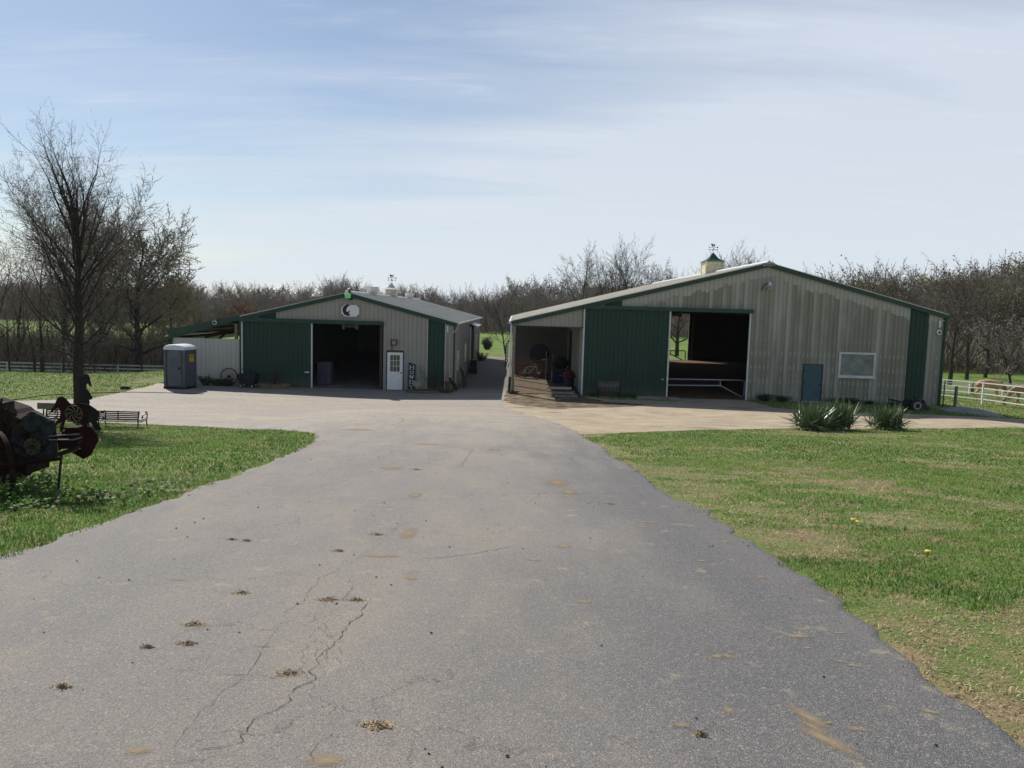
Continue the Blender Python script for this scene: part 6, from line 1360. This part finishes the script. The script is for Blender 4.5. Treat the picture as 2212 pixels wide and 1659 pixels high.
brush('right_brush', 26000, f_right, 1., 6.5, .13, [TW1, TW3, TW2], 'brown and olive brush under the right woods', 3)
# wooded rise behind the trees
m, nt, b = newmat('leafless_wood_floor'); ge = nd(nt, 'ShaderNodeNewGeometry').outputs['Position']; q = noise(nt, stretch(nt, ge, (1, 1, .3)), .35, 8, .7)
nt.links.new(mix(nt, ramp(nt, q, [(.35, 0.), (.65, 1.)]), (.125, .103, .083), (.205, .168, .132)), b.inputs['Base Color']); b.inputs['Roughness'].default_value = 1; b.inputs['Specular IOR Level'].default_value = 0
def rise(name, us, Yf, vtop, depth):
    V, F = [], []
    for i, u in enumerate(us):
        vt = np.interp(u, SKX, SKV) + vtop; p = at(u, vt, Yf); x0 = p.x
        zt = p.z + rg.uniform(-.5, .5)
        for y, z in ((Yf - 30, g(x0, Yf - 30) - .5), (Yf - 18, g(x0, Yf - 18) * .5 + zt * .5), (Yf, zt), (Yf + depth, zt + 1), (Yf + depth + 30, g(x0, Yf) - 3)): V.append((x0 * (y / Yf), y, z))
    for i in range(len(us) - 1):
        for j in range(4): F.append((5*i + j, 5*i + j + 1, 5*i + j + 6, 5*i + j + 5))
    o = npmesh(name, np.array(V), np.array(F), m); tag(o, kind='structure'); o.data.polygons.foreach_set('use_smooth', [True]*len(F))
rise('wooded_hill', np.arange(-400, 1800, 12), 300, 34, 60); rise('wooded_hill', np.arange(1720, 2600, 10), 172, 48, 40)

# ================================================================== GRASS
GM, nt, b = newmat('grass_blade'); vc = nd(nt, 'ShaderNodeVertexColor', layer_name='col'); nt.links.new(vc.outputs[0], b.inputs['Base Color']); b.inputs['Roughness'].default_value = .6; b.inputs['Specular IOR Level'].default_value = .22
tl_ = nd(nt, 'ShaderNodeBsdfTranslucent'); nt.links.new(vc.outputs[0], tl_.inputs[0]); ms = nd(nt, 'ShaderNodeMixShader', {0: .35}); nt.links.new(b.outputs[0], ms.inputs[1]); nt.links.new(tl_.outputs[0], ms.inputs[2]); nt.links.new(ms.outputs[0], nt.nodes['Material Output'].inputs[0])
def lawn_mask(x, y):
    L = np.interp(y, XL[:, 0], XL[:, 1]); Rr = np.interp(y, XR[:, 0], XR[:, 1]); nz = vnoise(x, y, .13, 3) * .22 + vnoise(x, y, .6, 5) * .16 - .15; drive = (x > L + nz) & (x < Rr - nz) & (y < 41.2) & (y > -12)
    gL = np.interp(y, YL[:, 0], YL[:, 1]); gR = np.interp(y, YR[:, 0], YR[:, 1]); gra = (x > gL) & (x < gR + .05) & (y > 22.9) & (y < 41)
    bar_ = ((x > -20.5) & (x < 23) & (y > 40.9))
    return ~(drive | gra | bar_)
def grass(name, x0, x1, y0, y1, dens, hmin, hmax, w, seed, label, cond=None, masked=True):
    r = np.random.RandomState(seed); n = int((x1 - x0) * (y1 - y0) * dens); x = r.uniform(x0, x1, n); y = r.uniform(y0, y1, n)
    keep = (lawn_mask(x, y) if masked else fbm(x, y, 1.1, seed) > .47) & (np.abs(x) < .72 * y + 3.0)
    if cond is not None: keep &= cond(x, y)
    a = fbm(x, y, 1.6, seed); c = fbm(x, y, .45, seed + 2); dd = fbm(x, y, 5.0, seed + 3); edge = np.minimum(np.abs(x - np.interp(y, XR[:, 0], XR[:, 1])), 3)
    dry = np.clip((a * .55 + c * .45 - .535) * 8 + np.clip(1.6 - edge, 0, 1.6) * (.15 + .9 * np.clip((a - .42) * 6, 0, 1)), 0, 1)
    if x0 < 0: dry = np.clip((a*.55 + c*.45 - .60) * 7, 0, 1)
    keep &= r.rand(n) > dry * .15
    x, y, a, c, dd, dry = [q[keep] for q in (x, y, a, c, dd, dry)]; n = len(x)
    tall = np.clip((c - .5) * 5 + .5, 0, 1); h = (hmin + (hmax - hmin) * r.rand(n) * (.35 + .65 * tall)) * (1 - .35 * dry); az = r.rand(n) * 6.283; ln = r.uniform(.15, 1.1, n) + dry * .8; isdry = r.rand(n) < dry * .95 + .05
    lx = np.cos(az) * ln * h; ly = np.sin(az) * ln * h; ww = w * r.uniform(.6, 1.3, n); pa = az + 1.57 + r.normal(0, .5, n); sx = np.cos(pa) * ww / 2; sy = np.sin(pa) * ww / 2; z = gz(x, y) - .004
    V = np.empty((n, 5, 3)); V[:, 0] = np.c_[x - sx, y - sy, z]; V[:, 1] = np.c_[x + sx, y + sy, z]; V[:, 2] = np.c_[x + lx*.45 + sx*.8, y + ly*.45 + sy*.8, z + h*.62]; V[:, 3] = np.c_[x + lx*.45 - sx*.8, y + ly*.45 - sy*.8, z + h*.62]; V[:, 4] = np.c_[x + lx, y + ly, z + h*np.clip(1.05 - .3*ln, .3, 1)]
    i = np.arange(n)[:, None] * 5; F = np.concatenate([i + np.array([0, 1, 2, 3])], 1); T = np.concatenate([i + np.array([3, 2, 4, 4])], 1)
    g1 = np.array([.105, .215, .035]); g2 = np.array([.200, .305, .065]); g3 = np.array([.075, .160, .035]); st = np.array([.43, .345, .205])
    t1 = np.clip((dd - .35) * 2.2, 0, 1)[:, None]; col = g1 * (1 - t1) + g2 * t1; t2 = np.clip((c - .55) * 4, 0, 1)[:, None]; col = col * (1 - t2) + g3 * t2; col = np.where(isdry[:, None], st * r.uniform(.6, 1.25, n)[:, None], col); col = col * r.uniform(.55, 1.5, n)[:, None]
    me = bpy.data.meshes.new(name); me.vertices.add(5*n); me.vertices.foreach_set('co', V.astype(np.float32).ravel())
    lq = F.astype(np.int32); lt = (i + np.array([3, 2, 4])).astype(np.int32); loops = np.concatenate([lq, lt], 1).ravel(); me.loops.add(len(loops)); me.loops.foreach_set('vertex_index', loops); st_ = np.empty(2*n, np.int32); st_[0::2] = np.arange(n)*7; st_[1::2] = np.arange(n)*7 + 4; me.polygons.add(2*n); me.polygons.foreach_set('loop_start', st_); me.update(calc_edges=True)
    ca = me.color_attributes.new('col', 'FLOAT_COLOR', 'POINT'); ca.data.foreach_set('color', np.c_[np.repeat(col, 5, 0), np.ones(5*n)].astype(np.float32).ravel()); me.materials.append(GM)
    o = bpy.data.objects.new(name, me); COL.objects.link(o); tag(o, label, kind='stuff')
grass('lawn_grass', 2.2, 9.5, 1.5, 9, 2600, .015, .060, .0075, 1, 'patchy green and straw grass of the right lawn near the drive')
grass('lawn_grass', 2.2, 14, 9, 17, 1000, .02, .065, .011, 2, 'mown green grass of the right lawn')
grass('lawn_grass', 1.8, 26, 17, 31.5, 330, .025, .07, .020, 3, 'mown grass at the far side of the right lawn')
grass('lawn_grass', -12, -4.2, 4.5, 12, 1500, .025, .085, .009, 4, 'green grass of the left lawn near the drive')
grass('lawn_grass', -21, -4.4, 12, 27, 420, .025, .075, .017, 5, 'green grass of the left lawn')
grass('lawn_grass', -48, -17.5, 31.5, 60, 70, .04, .10, .04, 6, 'grass behind the branch drive on the left')
grass('lawn_grass', 12.4, 27, 33, 41, 130, .05, .13, .03, 7, 'dark grass strip before the arena wall')
grass('lawn_grass', 22.9, 44, 38, 74, 55, .04, .10, .04, 8, 'pasture grass around the horses')
grass('wall_grass', 3.8, 8.3, 39.2, 40.95, 300, .04, .12, .025, 11, 'dark grass along the foot of the arena sliding door', None, False)
grass('wall_grass', .2, 4.2, 37.6, 40.6, 60, .03, .08, .025, 12, 'thin grass on the trampled dirt before the lean-to', None, False)
# weeds and purple flowers below the implement
r = np.random.RandomState(21); n = 5200; wx = np.concatenate([r.normal(-6.3, .75, n//2), r.uniform(-7.8, -4.45, n - n//2)]); wy = np.concatenate([r.normal(9.3, .45, n//2), r.uniform(8.3, 10.8, n - n//2)]); kk = lawn_mask(wx, wy) & (fbm(wx, wy, .8, 4) > .42); wx, wy = wx[kk], wy[kk]; n = len(wx)
hh = r.uniform(.03, .28, n) * np.where(np.abs(wx + 6.6) < .9, 1, .5); V = np.zeros((n, 4, 3)); a = r.rand(n)*6.28; b2_ = r.normal(0, .7, n); s = r.uniform(.012, .032, n); ux = np.c_[np.cos(a), np.sin(a), b2_*.6]*s[:, None]; vx = np.c_[-np.sin(a), np.cos(a), r.normal(0, .7, n)]*s[:, None]*.7; P0 = np.c_[wx, wy, gz(wx, wy) + hh]
V[:, 0] = P0 - ux; V[:, 1] = P0 + vx; V[:, 2] = P0 + ux; V[:, 3] = P0 - vx; pur = (hh > .08) & (r.rand(n) < .22) & (fbm(wx, wy, .5, 9) > .5); col = np.where(pur[:, None], np.array([.17, .10, .15]), np.array([.10, .19, .035]))*r.uniform(.6, 1.5, n)[:, None]
o = npmesh('lawn_weeds', V.reshape(-1, 3), np.arange(4*n).reshape(-1, 4), GM, None, np.repeat(col, 4, 0)); tag(o, 'leafy weeds with purple flowers under the farm implement', kind='stuff')
# pebbles and litter on the drive
r = random.Random(6); e = MB()
for k in range(230):
    y = 2.3 + 30 * r.random() ** 1.7; x = r.uniform(np.interp(y, XL[:, 0], XL[:, 1]) + .1 if y < 19 else -6, np.interp(y, XR[:, 0], XR[:, 1]) - .1); s = r.uniform(.003, .010) * (1 + y * .035); z = g(x, y) + .014 + s*.5; e.add([(x - s, y, z), (x, y - s*.8, z), (x + s*1.2, y + .2*s, z), (x, y + s, z), (x, y, z + s*.7), (x, y, z - s*.4)], [(0,1,4),(1,2,4),(2,3,4),(3,0,4),(1,0,5),(2,1,5),(3,2,5),(0,3,5)])
tag(e.build('pebbles', simple('dark_pebble', (.055, .048, .045), .9, 0, .5, 5.), fix=False), 'dark pebbles and crumbs on the drive', kind='stuff')
# dry horse droppings and straw on the drive: each one its own thing
STRAW = simple('dry_dung', (.31, .235, .145), .95, 0, .5, 40.)
def clump(p, r0, seed, label):
    rg = random.Random(seed); t = MB(); n = 16; vs = [(0, 0, .012 * r0 / .08)]
    for q_, h in ((.45, .009), (.85, .001)):
        for k in range(n):
            a = 6.283*k/n; r = r0*q_*rg.uniform(.65, 1.3); vs.append((math.cos(a)*r*1.4, math.sin(a)*r*.9, h * rg.uniform(.5, 1.4)))
    t.add(vs, [(0, 1 + k, 1 + (k+1) % n) for k in range(n)] + [(1 + k, 1 + n + k, 1 + n + (k+1) % n, 1 + (k+1) % n) for k in range(n)])
    for k in range(60):
        a = rg.random()*6.28; d = abs(rg.gauss(0, r0*.6)); q = Vector((math.cos(a)*d*1.5, math.sin(a)*d, .004 + .016*rg.random()*max(0, 1 - d/r0))); b_ = rg.random()*6.28; l = r0*rg.uniform(.10, .28); t.bar(q, q + Vector((math.cos(b_)*l, math.sin(b_)*l, rg.gauss(0, .004))), .0045, .003)
    o = t.build('straw_clump', STRAW, fix=False); o.location = (p.x, p.y, g(p.x, p.y) + .015); tag(o, label, 'dung', 'dung clumps on the drive')
for i, (f, x, y, r0, lab) in enumerate([(Zc, 2055, 1345, .11, 'large grey straw clump at the bottom middle of the drive'), (Zc, 1570, 1055, .085, 'tan straw clump right of the long crack'), (Zc, 340, 1130, .06, 'straw clump alone at the lower left of the drive'), (Zc, 1060, 785, .09, 'pale straw clump in the left middle of the drive'), (Zc, 1020, 892, .08, 'dark straw clump just below the pale one'), (Zc, 1315, 613, .09, 'flat brown clump above the pale straw clump'), (Zc, 1785, 650, .10, 'left clump of the two side by side on the crack'), (Zc, 1935, 650, .08, 'right clump of the two side by side on the crack'), (Zc, 1840, 383, .08, 'orange-brown clump beside the upper crack'), (Zc, 1262, 320, .07, 'left one of the small pair near the left lawn'), (Zc, 1340, 327, .07, 'right one of the small pair near the left lawn'), (Zc, 2050, 292, .10, 'brown clump near the middle of the drive'), (Ze, 550, 1518, .055, 'round dung lump at the lower right of the drive'), (Zc, 805, 912, .05, 'small flat clump left of the dark straw clump'), (Zd, 690, 400, .14, 'clump in the far middle of the drive'), (Zd, 1890, 618, .12, 'brown clump near the right lawn edge')]):
    clump(gp(*f(x, y)), r0 * .55, 70 + i, lab)
# a few dandelions on the right lawn
YEL = simple('dandelion_yellow', (.70, .52, .02), .6)
for i, (x, y, lab) in enumerate([(1278, 503, 'pair of yellow dandelions in the middle of the right lawn'), (1633, 660, 'single yellow dandelion further right on the lawn')]):
    p = gp(*Ze(x, y)); t = thing('dandelion', p, lab, 'flower'); e = MB(); e.lathe((0, 0, .06), [(.006, 0), (.032, .008), (.026, .016), (.004, .018)], 12); 
    if i == 0: e.lathe((.03, -.06, .05), [(.006, 0), (.03, .008), (.02, .016), (.004, .018)], 12)
    e.build('flower_head', YEL, t); e = MB(); e.tube([(0, 0, 0), (0, 0, .062)], .004, 5); e.build('stem', LEAFB, t)

# ================================================================== AIR
hzm = bpy.data.materials.new('thin_haze'); hzm.use_nodes = True; nt = hzm.node_tree; nt.nodes.clear(); ou = nt.nodes.new('ShaderNodeOutputMaterial'); vp = nt.nodes.new('ShaderNodeVolumePrincipled')
vp.inputs['Color'].default_value = (.80, .88, 1.0, 1); vp.inputs['Density'].default_value = HAZE; vp.inputs['Anisotropy'].default_value = .25; nt.links.new(vp.outputs[0], ou.inputs['Volume'])
e = MB(); e.box((-1000, -70, -12), (1000, 960, 24)); hb_ = e.build('haze', hzm); tag(hb_, 'thin pale haze', kind='stuff'); hb_.hide_viewport = False
